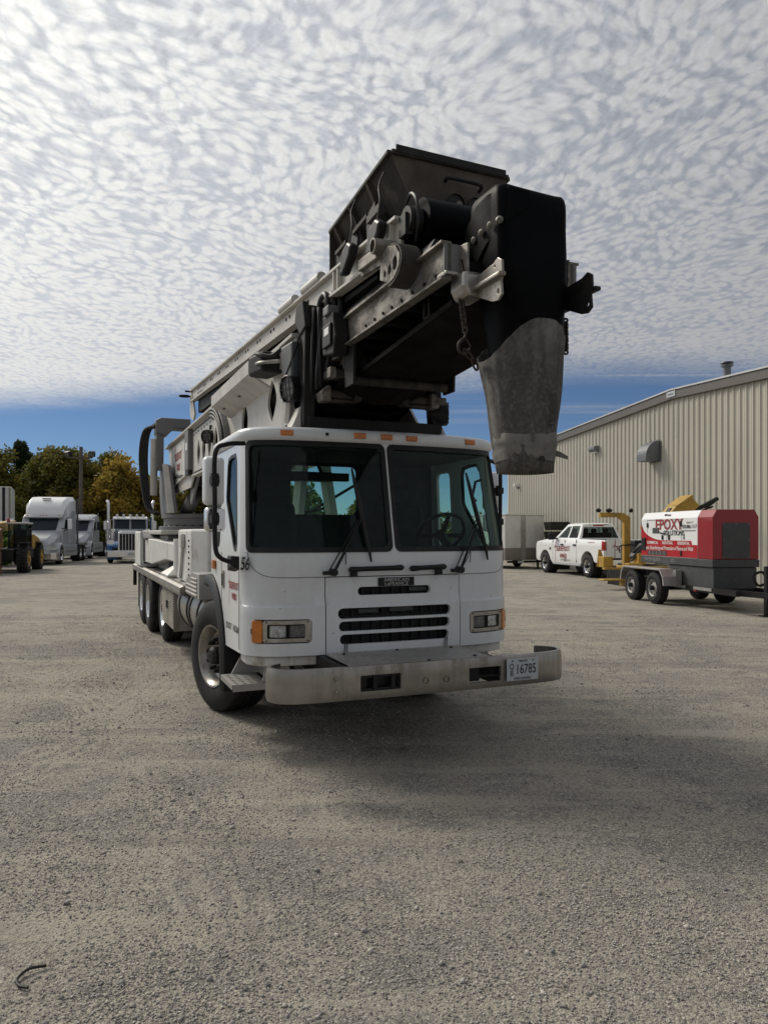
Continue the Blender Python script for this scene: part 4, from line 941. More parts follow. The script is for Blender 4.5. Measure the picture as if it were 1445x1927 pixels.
# ------------------------------------------------------------------ boom of the conveyor truck
def lens(y, z, hw, hh, n=7):
    o = []
    for i in range(n): t = -1 + 2*i/n; o.append((y + hw*(1-abs(t)**1.5), z + hh*t))
    for i in range(n): t = 1 - 2*i/n; o.append((y - hw*(1-abs(t)**1.5), z + hh*t))
    return o
mbm = E('main_boom', T)
gout = [(10.0,3.47),(.62,3.47),(.52,3.30),(.95,3.12),(.55,2.74),(.62,2.70),(6.6,2.70),(7.0,2.52),(9.05,2.50),(9.4,2.58),(9.75,3.0)]
ghol = [lens(6.12,3.03,.16,.205), lens(5.62,3.03,.16,.21), lens(5.12,3.04,.15,.2), lens(4.6,3.04,.15,.2), lens(4.12,3.08,.15,.20), lens(2.72,3.04,.17,.24), lens(1.45,3.08,.18,.215)]
for s in (-1, 1):
    O('girder', MB().plate(gout, ghol, lambda y, z, s=s: (s*.62, y, z), lambda y, z, s=s: (s*.595, y, z)), M['cream'], mbm)
    O('top_flange', MB().box(s*.70, s*.54, .45, 10.05, 3.472, 3.505), M['cream'], mbm, bevel=.004)
    O('bottom_flange', MB().box(s*.66, s*.54, .6, 6.6, 2.672, 2.698), M['cream'], mbm, bevel=.004)
    mb = MB()
    for i in range(58): mb.cyl((s*.62, 4.45+.095*i, 3.425), (s*.628, 4.45+.095*i, 3.425), .016, 6)
    for i in range(20): mb.cyl((s*.62, 4.0+.26*i, 3.36), (s*.626, 4.0+.26*i, 3.36), .018, 6)
    for i in range(26): mb.cyl((s*.62, 4.4+.085*i, 2.735), (s*.628, 4.4+.085*i, 2.735), .014, 6)
    for i in range(5): mb.cyl((s*.62, .70+.1*i, 2.745), (s*.63, .70+.1*i, 2.745), .018, 6)
    O('bolt_row', mb, M['dark_steel'], mbm, kind='stuff')
    O('stiffener', MB().box(s*.70, s*.622, 6.72, 7.12, 2.80, 3.46), M['grey_paint'], mbm, bevel=.012)
    O('stiffener_foot', MB().box(s*.695, s*.625, 6.74, 7.10, 2.72, 2.795), M['black'], mbm)
    O('sign_panel', MB().prism([(7.3,3.42),(9.78,3.42),(9.62,3.06),(9.3,2.66),(7.3,2.78)], 'x', s*.624, s*.64), M['grey_paint'] if s > 0 else M['white_dirty'], mbm)
    O('sign_ledge', MB().bar((s*.65,7.15,2.76),(s*.65,9.32,2.63),.03,.025), M['cream'], mbm)
    br = [(6.5,2.72),(7.0,2.62),(7.35,2.60),(7.45,2.30),(7.35,2.24),(7.2,2.3)]
    O('cylinder_lug', MB().prism(br, 'x', s*.52, s*.56), M['grey_paint'], mbm, bevel=.008)
O('tail_plate', MB().box(-.6, .6, 9.3, 9.33, 2.6, 3.46), M['grey_paint'], mbm)
O('sticker', MB().box(-.7025,-.7005,6.82,6.98,3.14,3.26), M['white_ink'], mbm)
logo(mbm, (-.641, 8.35, 3.17), (0,-1,0), .20)
text('www.slidefootwind.com', .13, (-.641, 8.3, 2.80), (0,-1,-.055), (0,-.055,1), M['ink'], mbm, sx=.95, lift=.003)
O('boom_pan', MB().loft([[(.59*math.cos(R(a)), y, 3.16+.46*math.sin(R(a))) for a in range(180, 361, 15)] for y in (.62, 9.2)], caps=False, wrap=False), M['belt'], mbm, smooth=True)
O('boom_lid', MB().box(-.58,.58,.5,9.9,3.42,3.46), M['dark_steel'], mbm)
# curved hose guide on the flank
hg = []
for t in np.linspace(0, 1, 12):
    a = R(90*t); hg.append((4.55 - 1.05*math.sin(a), 2.72 + .76*math.cos(a)))
mb = MB(); inn = [(y+.13 if y < 4.4 else y, z-.10) for y, z in hg]
mb.prism(hg + [(4.55-.86*math.sin(R(90*t)), 2.72+.60*math.cos(R(90*t))) for t in np.linspace(1, 0, 12)], 'x', -.70, -.625)
O('hose_guide', mb, M['grey_paint'], T, bevel=.01)
for k in range(3):
    O('guide_hose', MB().tube([(-.715, 4.55-(.90+.06*k)*math.sin(R(90*t)), 2.72+(.635+.045*k)*math.cos(R(90*t))) for t in np.linspace(.05, 1, 10)], .017, 6), M['hose'], T, smooth=True)
# flank tray (hydraulic tray with visible underside)
tr = E('flank_tray', T)
O('pan', MB().prism([(-.86,3.46),(-.86,3.33),(-.84,3.315),(-.63,3.20),(-.63,3.22),(-.84,3.335),(-.845,3.46)], 'y', 1.45, 3.55), M['cream'], tr)
O('end_plate', MB().prism([(-.86,3.46),(-.86,3.33),(-.63,3.20),(-.63,3.46)], 'y', 3.552, 3.565), M['cream'], tr)
for y in (3.25, 2.35): O('drain_hole', MB().lathe([(.045,0),(.001,.001)], (-.74, y, 3.262), 'z', 14), M['black'], tr)
O('upper_strip', MB().box(-.66, -.622, .45, 1.42, 3.30, 3.468), M['cream'], tr)
for yy in (1.38,): 
    O('hose_reel_box', MB().obox((-.76, 1.15, 3.36), (.22,.34,.2), (0,0,10)), M['dark_steel'], T, bevel=.03)
    O('tray_hose', MB().tube(curve3([(-.8,1.45,3.42),(-.84,1.2,3.47),(-.86,.98,3.42),(-.78,.85,3.38),(-.7,.8,3.44)], 6), .022, 8), M['hose'], T, smooth=True)
    O('tray_hose', MB().tube(curve3([(-.8,1.4,3.38),(-.85,1.15,3.36),(-.84,.95,3.34),(-.72,.8,3.33)], 6), .018, 8), M['alu'], T, smooth=True)
O('flank_box', MB().prism([(.38,3.42),(.74,3.44),(.74,3.24),(.60,3.08),(.38,3.04)], 'x', -.72, -.64), M['charcoal'], T, bevel=.02)
# front frame of the main section
ff = E('front_frame', T)
for s in (-1, 1):
    O('post', MB().prism([(s*.66,2.66),(s*.57,2.66),(s*.50,3.55),(s*.47,3.70),(s*.62,3.70),(s*.645,3.55)], 'y', .22, .34), M['dark_steel'], ff, bevel=.008)
    O('post_cap', MB().prism([(.18,3.50),(.34,3.46),(.50,3.62),(.44,3.74),(.26,3.74)], 'x', s*.66, s*.60), M['dark_steel'], ff, bevel=.01)
    O('corner_gusset', MB().prism([(s*.66,2.64),(s*.66,2.84),(s*.72,2.70),(s*.75,2.64)], 'y', .3, .5), M['cream'], ff)
O('sill', MB().box(-.63, .63, .20, .36, 2.64, 2.745), M['dark_steel'], ff, bevel=.01)
O('header', MB().box(-.62, .62, .24, .34, 3.60, 3.70), M['dark_steel'], ff, bevel=.01)
O('boom_rest', MB().box(-.5,-.35,.4,.55,2.62,2.67).box(.35,.5,.4,.55,2.62,2.67), M['dark_steel'], T)
for s in (-1, 1): O('rest_leg', MB().bar((s*.30+.0,1.9,1.08),(s*.10-.1,1.75,2.66),.10,.10), M['cream'], T, bevel=.01)
O('rest_brace', MB().bar((-.95,2.2,1.75),(.2,1.9,2.05),.03,.03).bar((.0,1.95,2.02),(.55,1.9,2.35),.03,.03), M['black'], T)
O('rest_beam', MB().box(-.7,.1,1.7,1.8,2.30,2.40), M['dark_steel'], T)
# inner telescoping section: nested trough, wear blocks, rollers
ins = E('inner_section', T)
O('trough', MB().loft([[(.50*math.cos(R(a)), y, 3.12+.33*math.sin(R(a))) for a in range(180, 361, 15)] for y in (.12, 6.0)], caps=False, wrap=False), M['belt'], ins, smooth=True)
for s in (-1, 1):
    O('side', MB().box(s*.52, s*.49, .10, 7.0, 3.06, 3.44), M['dark_steel'], ins)
    for (xa, xb, za, zb, yy) in ((.53,.27,3.035,3.10,.02), (.40,.12,3.16,3.24,.06)):
        b_ = O('wear_block', MB().box(s*xa, s*xb, yy-.12, yy+.06, za, zb), M['hopper_in'], ins, bevel=.010)
        O('shim', MB().box(s*(xa+.005), s*(xa-.05), yy-.135, yy-.05, za-.01, zb+.01), M['rail_steel'], b_, bevel=.005)
    yk = E('roller_yoke', T)
    O('yoke_base', MB().box(s*.53, s*.20, .10, .2, 2.865, 2.885), M['hopper_in'], yk, bevel=.004)
    O('yoke_end', MB().prism([(s*.54,2.86),(s*.56,2.93),(s*.50,2.99),(s*.47,2.99),(s*.47,2.86)], 'y', .05, .2), M['rail_steel'], yk, bevel=.006)
    O('yoke_end', MB().prism([(s*.25,2.87),(s*.25,2.98),(s*.20,2.98),(s*.18,2.93),(s*.20,2.87)], 'y', .05, .2), M['hopper_in'], yk, bevel=.006)
    O('yoke_roller', MB().cyl((s*.46,.15,2.935),(s*.255,.15,2.93),.045,18), M['hopper_in'], yk, smooth=40)
    O('slide_arm', MB().bar((s*.56,.32,3.14),(s*.42,-.06,3.22),.06,.035), M['rail_steel'], ins)
O('return_belt', MB().loft([[(x_, y, 2.86 + .12*(x_/.42)**2 + k) for x_ in np.linspace(-.42,.42,9)] for y, k in ((.10,0),(-.05,.06),(-.12,.16),(-.14,.3))], caps=False, wrap=False), M['belt'], ins, smooth=True)
O('inner_back', MB().box(-.5,.5,.9,.92,2.76,3.45), M['vent'], ins)
# delivery section: rails, belt, tail roller
dl = E('delivery_section', T)
for s in (-1, 1):
    mb = MB()   # C-channel, open to the outside
    mb.box(s*.45, s*.42, -2.0, .2, 3.235, 3.465).box(s*.49, s*.4505, -2.0, .2, 3.235, 3.25).box(s*.49, s*.4505, -2.0, .2, 3.45, 3.465)
    O('rail', mb, M['rail_steel'], dl, bevel=.003)
    mb = MB()
    for i in range(8): mb.cyl((s*.45, -.70-.165*i+.012*math.sin(i*5), 3.30), (s*.462, -.70-.165*i+.012*math.sin(i*5), 3.30), .0115, 8)
    O('bolt_row', mb, M['dark_steel'], dl)
    O('edge_skirt', MB().prism([(s*.47,3.47),(s*.40,3.47),(s*.36,3.55),(s*.42,3.56)], 'y', -1.78, .2), M['black'], dl)
    O('end_bracket', MB().prism([(-1.95,3.25),(-2.08,3.25),(-2.08,3.44),(-1.95,3.46)], 'x', s*.36, s*.345), M['rail_steel'], dl, bevel=.004)
    O('web', MB().box(s*.47,s*.36,-2.0,-1.99,3.26,3.45), M['grey_paint'], dl)
O('sticker', MB().box(-.4515,-.4505,-1.66,-1.46,3.33,3.42), M['grey_paint'], dl)
O('belt', MB().box(-.36, .36, -1.95, .5, 3.40, 3.41), M['belt'], dl)
bl = [[(x_, y, z) for x_ in (-.37, .37)] for y, z in ((.4,2.96),(-.4,3.00),(-1.2,3.06),(-1.92,3.12),(-2.02,3.16),(-2.06,3.25),(-2.02,3.36),(-1.92,3.40))]
O('return_belt', MB().loft(bl, caps=False, wrap=False), M['belt'], dl)
O('belt_edge', MB().bar((-.372,.3,2.975),(-.372,-1.92,3.135),.012,.035).bar((.372,.3,2.975),(.372,-1.92,3.135),.012,.035), M['belt'], dl)
O('idler', MB().cyl((-.42,-.33,2.965),(.42,-.33,2.965),.036,16), M['hopper_in'], dl, smooth=40)
for s in (-1, 1):
    O('idler_bracket', MB().prism([(-.42,2.92),(-.24,2.92),(-.2,3.22),(-.44,3.22)], 'x', s*.43, s*.45), M['dark_steel'], dl)
    O('hanger', MB().tube([(s*.38,-1.62,3.24),(s*.38,-1.62,3.13),(s*.38,-1.55,3.13),(s*.38,-1.55,3.24)], .008, 6), M['dark_steel'], dl)
mb = MB()
for i in range(5): mb.box(-.42,.42,-1.7+.38*i-.03,-1.7+.38*i+.03,3.25,3.30)
O('crossbar', mb, M['dark_steel'], dl)
# upper folded conveyor
uc = E('upper_conveyor', T)
zu = lambda y: 3.888 + .051*y
for s in (-1, 1):
    P_ = lambda y, a: (y, zu(y)+a)
    O('rail', MB().prism([P_(7.6,0),P_(-1.45,0),P_(-1.45,-.02),P_(7.6,-.02)], 'x', s*.545, s*.46).prism([P_(7.6,-.022),P_(-1.45,-.022),P_(-1.45,-.19),P_(7.6,-.19)], 'x', s*.50, s*.48).prism([P_(7.6,-.192),P_(-1.45,-.192),P_(-1.45,-.212),P_(7.6,-.212)], 'x', s*.545, s*.46), M['cream'], uc)
    mb = MB()
    for y in np.arange(.6, 7.0, .62):
        for d in (0, .13): mb.cyl((s*.50, y+d, zu(y+d)-.075), (s*.507, y+d, zu(y+d)-.075), .018, 7)
    for i in range(12):
        y = 6.5 + .09*(i % 6); mb.cyl((s*.50,y,zu(y)-.06-.07*(i//6)),(s*.51,y,zu(y)-.06-.07*(i//6)),.016,6)
    O('bolt_row', mb, M['dark_steel'], uc, kind='stuff')
    O('splice_plate', MB().prism([P_(7.55,-.03),P_(6.4,-.03),P_(6.4,-.18),P_(7.55,-.18)], 'x', s*.5005, s*.506), M['cream'], uc)
    mb = MB()
    for y in (.15, .95): mb.cyl((s*.52, y, zu(y)+.03), (s*.52, y+.5, zu(y+.5)+.03), .045, 12)
    O('top_roller', mb, M['cream'], uc, smooth=40)
    for y in (-.2, -.3, -1.35): O('rail_rib', MB().box(s*.54,s*.50,y-.008,y+.008,zu(y)-.19,zu(y)-.022), M['cream'], uc)
    O('tail_hanger', MB().prism([P_(7.62,.05),P_(7.75,.05),P_(7.75,-.42),P_(7.62,-.50),P_(7.35,-.55),P_(7.2,-.45)], 'x', s*.52, s*.49), M['cream'], uc)
O('belt', MB().prism([(7.6,zu(7.6)-.06),(-1.4,zu(-1.4)-.06),(-1.4,zu(-1.4)-.08),(7.6,zu(7.6)-.08)], 'x', -.47, .47), M['belt'], uc)
O('under_pan', MB().prism([(7.3,zu(7.3)-.22),(-.9,zu(-.9)-.22),(-.9,zu(-.9)-.25),(7.3,zu(7.3)-.42)], 'x', -.44, .44), M['dark_steel'], uc)
mb = MB()
for i in range(13): y = -.6+.65*i; mb.box(-.48,.48,y-.03,y+.03,zu(y)-.19,zu(y)-.12)
O('crossbar', mb, M['dark_steel'], uc)
O('tail_tab', MB().box(-.62,-.5,7.62,7.64,zu(7.6)-.03,zu(7.6)+.0).lathe([(.10,0),(.10,.02),(.001,.02)],(-.62,7.7,zu(7.6)-.10),'z',12), M['dark_steel'], uc)
O('tail_roller', MB().cyl((-.5,7.62,4.17),(.5,7.62,4.17),.07,16), M['dark_steel'], uc, smooth=40)
O('drum', MB().cyl((-.40,-1.52,3.76),(.44,-1.52,3.76),.155,28), M['boot'], uc, smooth=40)
O('drum_motor', MB().cyl((-.50,-1.52,3.76),(-.41,-1.52,3.76),.09,16).box(-.52,-.47,-1.56,-1.46,3.66,3.80), M['dark_steel'], uc, smooth=40)
O('drum_hose', MB().tube(curve3([(-.44,-1.40,3.93),(-.46,-1.52,3.94),(-.47,-1.62,3.86),(-.46,-1.63,3.72),(-.44,-1.55,3.62)], 6), .012, 6), M['hose'], uc, smooth=True)
# swing plate with holes and arm under the upper rail
def sp_poly():
    return [(-.98,3.64),(-1.30,3.62),(-1.34,3.58),(-1.46,3.60),(-1.58,3.565),(-1.645,3.49),(-1.64,3.42),(-1.56,3.365),(-1.48,3.355),(-1.33,3.42),(-1.34,3.52),(-.98,3.555)]
def ell(y, z, a_, b_): return [(y+a_*math.cos(q), z+b_*math.sin(q)) for q in np.linspace(0, 6.283, 12, endpoint=False)]
O('swing_plate', MB().plate(sp_poly(), [ell(-1.575,3.455,.034,.045), ell(-1.49,3.44,.026,.032), ell(-1.415,3.435,.017,.02)], lambda y, z: (-.60, y, z), lambda y, z: (-.57, y, z)), M['rail_steel'], uc, bevel=.003)
O('swing_rim', MB().loft([[(-.595,-1.47+.20*math.cos(R(a)),3.47+.135*math.sin(R(a))),(-.46,-1.47+.20*math.cos(R(a)),3.47+.135*math.sin(R(a))),(-.46,-1.47+.185*math.cos(R(a)),3.47+.12*math.sin(R(a))),(-.595,-1.47+.185*math.cos(R(a)),3.47+.12*math.sin(R(a)))] for a in range(80, 281, 12)]), M['hopper_in'], uc)
O('swing_arm', MB().bar((-.605,-1.0,3.62),(-.605,-1.34,3.60),.05,.075), M['rail_steel'], uc, bevel=.006)
O('swing_sleeve', MB().lathe([(.042,-.66),(.052,-.66),(.052,-.48),(.042,-.48)], (0,-1.345,3.635), 'x', 18), M['rail_steel'], uc, smooth=35)
for (y, z) in ((-1.16,3.80),(-.62,3.84)):
    O('clamp_shoe', MB().prism([(y,z+.02),(y-.12,z+.05),(y-.2,z+.0),(y-.16,z-.07),(y-.02,z-.16),(y+.06,z-.15)], 'x', -.62, -.55), M['black'], uc, bevel=.02)
    O('clamp_wire', MB().tube(curve3([(-.58,y-.08,z+.06),(-.57,y-.1,z+.18),(-.56,y-.06,z+.30),(-.54,y-.1,z+.38)], 5), .008, 5), M['dark_steel'], uc)
for y0, z0 in ((-.45,3.83),(-1.0,3.95)): O('side_lug', MB().bar((-.54,y0,z0),(-.54,y0-.22,z0+.01),.05,.05), M['dark_steel'], uc)
# hopper
hp = E('hopper', T)
TL = [(-.47,-1.21,4.355),(.47,-1.19,4.355),(.47,.05,4.27),(-.47,.05,4.27)]
BL_ = [(-.24,-1.21,3.98),(.26,-1.21,3.98),(.26,.0,3.93),(-.24,.0,3.93)]
def slab(a, b, c, d, t):
    a, b, c, d = map(Vector, (a, b, c, d)); n = (b-a).cross(d-a).normalized()*t
    return MB().add([a,b,c,d,a+n,b+n,c+n,d+n], [(0,1,2,3),(7,6,5,4),(0,4,5,1),(1,5,6,2),(2,6,7,3),(3,7,4,0)])
O('front_plate', slab(TL[0],TL[1],(.30,-1.21,3.93),(-.24,-1.21,3.93),.012), M['hopper_front'], hp)
O('flank_plate', slab(TL[3],TL[0],(-.24,-1.195,3.93),(-.30,.03,3.93),.012), M['hopper_in'], hp)
O('flank_plate', slab(TL[1],TL[2],(.30,.03,3.93),(.30,-1.2,3.93),.012), M['hopper_in'], hp)
O('rear_plate', MB().box(-.485,.485,.04,.055,3.90,4.27), M['hopper_in'], hp)
O('rim', MB().bar(TL[0],TL[1],.05,.03).bar(TL[1],TL[2],.05,.03).bar(TL[2],TL[3],.05,.03).bar(TL[3],TL[0],.05,.03), M['hopper_in'], hp, bevel=.006)
O('rubber_lip', MB().bar((-.44,-1.235,4.375),(.44,-1.215,4.37),.012,.05), M['rubber'], hp)
for y in (-.82, -.45, -.1):
    f = (y+1.21)/1.26; zt = 4.355-.085*f
    O('rib', MB().bar((-.475,y,zt-.02),(-.30,y+.02,3.96),.05,.03,up=(0,1,0)), M['hopper_in'], hp)
    O('bracket', MB().prism([(y-.05,zt-.17),(y+.12,zt-.22),(y+.10,3.90),(y-.02,3.84),(y-.07,4.02)], 'x', -.45, -.435), M['dark_steel'], hp)
O('stay', MB().bar((-.46,-.75,4.10),(-.46,-.45,4.08),.02,.03).bar((-.46,-.3,4.07),(-.46,-.05,4.06),.02,.03), M['hopper_in'], hp)
O('grip', MB().tube(curve3([(-.06,-1.225,4.22),(-.06,-1.27,4.225),(.06,-1.275,4.225),(.2,-1.275,4.215),(.21,-1.225,4.19)], 5), .013, 8), M['dark_steel'], hp, smooth=True)
for x in (.02, .18): O('port', MB().lathe([(.066,-.012),(.066,.0),(.001,.002)], (x,-1.232,4.075), 'y', 20), M['black'], hp); 
for x in (.02, .18): O('port_bolt', MB().lathe([(.022,-.03),(.001,-.035)], (x+.01,-1.24,4.06), 'y', 10), M['rail_steel'], hp)
# discharge chute
ch = E('discharge_chute', T)
def rr3(cx, cy, hx, hy, r, z, n=6, dz=None):
    return [(x_, y_, z + (dz(x_, y_) if dz else 0)) for x_, y_ in rrect(cx-hx, cx+hx, cy-hy, cy+hy, r, n)]
wr = lambda x, y: -.028*math.sin(x*13+1.2) - .05*max(0, -(y+2.14))*2
boot = MB().loft([rr3(.04,-2.07,.19,.17,.15,2.62), rr3(.04,-2.07,.21,.185,.15,2.86), rr3(.03,-2.07,.225,.19,.13,3.05), rr3(.015,-2.065,.24,.19,.09,3.22), rr3(.0,-2.06,.242,.19,.06,3.40),
    rr3(.0,-2.055,.235,.185,.05,3.55), rr3(.0,-2.055,.24,.187,.05,3.66), rr3(.0,-2.05,.238,.182,.05,3.72,dz=wr), rr3(.0,-2.05,.215,.16,.06,3.755,dz=wr), rr3(-.01,-2.04,.12,.09,.06,3.765,dz=wr)])
bo = O('rubber_boot', boot, M['boot'], ch, smooth=60); sm = bo.modifiers.new('sub', 'SUBSURF'); sm.levels = 1; sm.render_levels = 1
O('boot_flap', MB().loft([[(-.246,-1.85,3.34),(-.248,-1.85,3.60)],[(-.250,-1.99,3.36),(-.252,-2.0,3.70)],[(-.248,-2.10,3.44),(-.248,-2.12,3.72)],[(-.20,-2.248,3.53),(-.18,-2.246,3.73)],[(-.06,-2.252,3.62),(-.05,-2.25,3.72)]], caps=False, wrap=False), M['boot'], ch, smooth=60)
me = None
for (x, y, z) in ((-.258,-1.97,3.505),(-.262,-2.065,3.515),(-.258,-2.155,3.525),(-.24,-2.235,3.53)):
    w_ = O('washer', MB().lathe([(.022,.004),(.022,-.004),(.010,-.012),(.001,-.013)], (0,0,0), 'y', 14), M['rail_steel'], ch); w_.location = (x,y,z); w_.rotation_euler = (0,0,R(-82 if y > -2.2 else -50))
for (x, y) in ((-.15,-2.12),(.1,-2.16),(.17,-1.95)): O('top_bolt', MB().lathe([(.016,0),(.016,.03),(.001,.034)], (x,y,3.735), 'z', 10), M['dark_steel'], ch)
for (y, z) in ((-2.12,3.55),(-2.12,3.47),(-2.12,3.40)): O('side_bolt', MB().lathe([(.014,.235),(.012,.262),(.001,.265)], (0,y,z), 'x', 8), M['dark_steel'], ch)
# cement-grey sleeve: open cone with a sloping upper rim
rings = []; nA = 108
for t in np.linspace(0, 1, 9):
    r_ = []
    for k in range(nA):
        a = 2*math.pi*k/nA; ca, sa = math.cos(a), math.sin(a)
        zt = 2.93 - .10*ca*0 - .17*max(0, -ca)**1.5 - .10*max(0, ca)**2 + .05*max(0,-sa) ; zb = 2.11
        z = zt + (zb-zt)*t; f = (2.93-z)/.82
        rx = .248*(1-f) + .158*f + (.03*max(0,-ca)*(1-t)**2); ry = .225*(1-f) + .15*f; w = .005*math.sin(3*a+9*t) + .0035*math.cos(18*a)*(1-.5*t)
        ex = .75
        r_.append((.01+.02*f + (rx+w)*math.copysign(abs(ca)**ex, ca), -2.08 + (ry+w)*math.copysign(abs(sa)**ex, sa), z))
    rings.append(r_)
sl = MB().loft(rings, caps=False)
so = O('sleeve', sl, M['sleeve'], ch, smooth=60); sd = so.modifiers.new('thick', 'SOLIDIFY'); sd.thickness = .012
tp = []
for z, g_ in ((2.335,.001),(2.328,.005),(2.29,.004),(2.27,.008),(2.26,.004),(2.23,.007),(2.20,.004),(2.18,.001)):
    f = (2.93-z)/.82; tp.append([(.01+.02*f+(.248*(1-f)+.158*f+g_+.004*math.sin(5*q+z*60))*math.copysign(abs(math.cos(q))**.75, math.cos(q)), -2.08+(.225*(1-f)+.15*f+g_)*math.copysign(abs(math.sin(q))**.75, math.sin(q)), z+.012*math.sin(q*2+z*20)) for q in np.linspace(0, 2*math.pi, 40, endpoint=False)])
O('tape_wrap', MB().loft(tp, caps=False), M['tape'], ch, smooth=60)
O('tape_tail', MB().loft([[(.17,-2.16,2.25),(.17,-2.16,2.215)],[(.20,-2.20,2.235),(.20,-2.20,2.20)],[(.235,-2.23,2.205),(.235,-2.23,2.185)]], caps=False, wrap=False), M['tape'], ch)
O('sleeve_grip', MB().tube(curve3([(.08,-2.285,2.56),(.105,-2.30,2.56),(.11,-2.295,2.50),(.108,-2.275,2.40),(.08,-2.255,2.385)], 5), .011, 8), M['sleeve'], ch, smooth=True)
O('sleeve_stitch', MB().tube(curve3([(.02,-2.245,2.17),(.03,-2.25,2.19),(.05,-2.248,2.19),(.055,-2.245,2.165)],5), .005, 5), M['black'], ch)
for s in (-1, 1):
    b = E('chute_bracket', T)
    mt_ = M['alu'] if s < 0 else M['dark_steel']
    O('fork', MB().prism([(s*.27,3.11),(s*.37,3.12),(s*.40,3.18),(s*.40,3.27),(s*.27,3.27)], 'y', -2.11, -1.93), mt_, b, bevel=.025)
    O('fork_lip', MB().box(s*.27,s*.47,-2.02,-1.90,3.262,3.285), mt_, b, bevel=.006)
    O('ear', MB().plate([(-2.08,3.24),(-2.28,3.255),(-2.33,3.275),(-2.37,3.25),(-2.375,3.17),(-2.36,3.14),(-2.37,3.06),(-2.33,3.035),(-2.27,3.045),(-2.08,3.13)], [[(-2.335+.012*math.cos(a), 3.085+.015*math.sin(a)) for a in np.linspace(0,6.28,10,endpoint=False)], [(-2.30+.007*math.cos(a), 3.235+.007*math.sin(a)) for a in np.linspace(0,6.28,8,endpoint=False)]], lambda y, z: (s*.31, y, z), lambda y, z: (s*.295, y, z)), mt_, b, bevel=.004)
    O('ear_fold', MB().bar((s*.32,-2.08,3.165),(s*.32,-2.40,3.165),.045,.026), mt_, b, bevel=.008)
def chain(pts, n, mat, parent):
    c = curve3(pts, 12); L_ = [0]
    for a, b in zip(c, c[1:]): L_.append(L_[-1]+(b-a).length)
    for i in range(n):
        d = L_[-1]*(i+.5)/n; k = max(j for j in range(len(L_)) if L_[j] <= d); k = min(k, len(c)-2); t = (d-L_[k])/(L_[k+1]-L_[k]); p = c[k].lerp(c[k+1], t); dr = (c[k+1]-c[k]).normalized()
        u = dr.cross(Vector((0,1,0)) if i % 2 else Vector((1,.3,0))).normalized(); l = L_[-1]/n*.72
        O('link', MB().tube([p + dr*l*math.cos(a)+u*.015*math.sin(a) for a in np.linspace(0, 2*math.pi, 12, endpoint=False)], .0068, 6, True), mat, parent, smooth=True)
for s, top, bot, hk in ((-1, (-.37,-1.99,3.255), (-.345,-2.03,2.93), True), (1, (.29,-2.13,3.05), (.285,-2.14,2.84), False)):
    cn = E('chain', T)
    chain([top, ((top[0]+bot[0])/2, (top[1]+bot[1])/2, (top[2]+bot[2])/2), bot], 13 if s < 0 else 10, M['chain'], cn)
    if hk:
        hkp = [(bot[0],bot[1],bot[2]), (bot[0]-.005,bot[1],bot[2]-.03), (bot[0]-.045,bot[1],bot[2]-.07), (bot[0]-.04,bot[1],bot[2]-.115), (bot[0],bot[1],bot[2]-.125), (bot[0]+.03,bot[1],bot[2]-.095)]
        O('hook', MB().tube(curve3(hkp, 5), [.010]*26, 8), M['chain'], cn, smooth=True)
        O('hook_latch', MB().tube([(bot[0]+.0,bot[1],bot[2]-.03),(bot[0]+.035,bot[1],bot[2]-.08)], .005, 6), M['chain'], cn)
        chain([(bot[0]+.0,bot[1],bot[2]-.11),(bot[0]+.05,bot[1],bot[2]-.16),(bot[0]+.085,bot[1]+.02,bot[2]-.20)], 2, M['chain'], cn)
# valve bank, hoses, horns and work lights round the front frame
vb = E('valve_bank', T)
O('body', MB().prism([(-.05,3.20),(-.32,3.16),(-.36,3.30),(-.30,3.50),(-.05,3.52)], 'x', -.58, -.46), M['dark_steel'], vb, bevel=.015)
O('cover', MB().box(-.60,-.581,-.30,-.10,3.24,3.42), M['black'], vb, bevel=.01)
O('sticker', MB().box(-.603,-.6005,-.27,-.16,3.33,3.39), M['white_ink'], vb)
O('solenoid', MB().box(-.60,-.50,-.25,-.12,3.50,3.57), M['grey_paint'], vb, bevel=.01)
def lampshade(c, r, tilt, mat, parent=T):
    e = E('lamp_shade', parent, c, tilt)
    O('bowl', MB().lathe([(.02,.16),(.05,.15),(.07,.08),(r*.8,.03),(r,.0),(r,-.045),(r-.012,-.045),(r-.012,.0),(.05,.05)], (0,0,0), 'z', 24), mat, e, smooth=40)
    O('bulb', MB().sphere((0,0,.02), r*.45), M['lamp_dark'], e, smooth=True)
lampshade((-.36,-.22,3.14), .10, (14,-10,0), M['dark_steel']); lampshade((.56,-.02,3.22), .12, (10,6,0), M['dark_steel'])
O('lamp_stay', MB().bar((.54,-.06,3.34),(.50,.2,3.4),.03,.03).bar((.56,.0,3.06),(.50,.25,2.98),.015,.015), M['dark_steel'], T)
def worklight(c, d, r, mat):
    e = E('work_light', T, c); e.rotation_euler = Vector(d).to_track_quat('Z', 'Y').to_euler()
    O('housing', MB().lathe([(.001,-.16),(r*.5,-.16),(r*.9,-.10),(r,-.02),(r,.02),(r*.93,.025),(r*.93,.0),(.001,-.005)], (0,0,0), 'z', 24), M['black'], e, smooth=35)
    O('lens', MB().lathe([(r*.9,.004),(.001,.012)], (0,0,0), 'z', 20), M['lamp_dark'], e, smooth=True)
    mb = MB()
    for k in (-.5, 0, .5): mb.box(-r*.9,r*.9,k*r-.003,k*r+.003,.024,.03).box(k*r-.003,k*r+.003,-r*.9,r*.9,.024,.03)
    O('guard', mb, M['black'], e)
    O('yoke', MB().bar((0,r,-.08),(0,r+.06,-.1),.03,.02), M['dark_steel'], e)
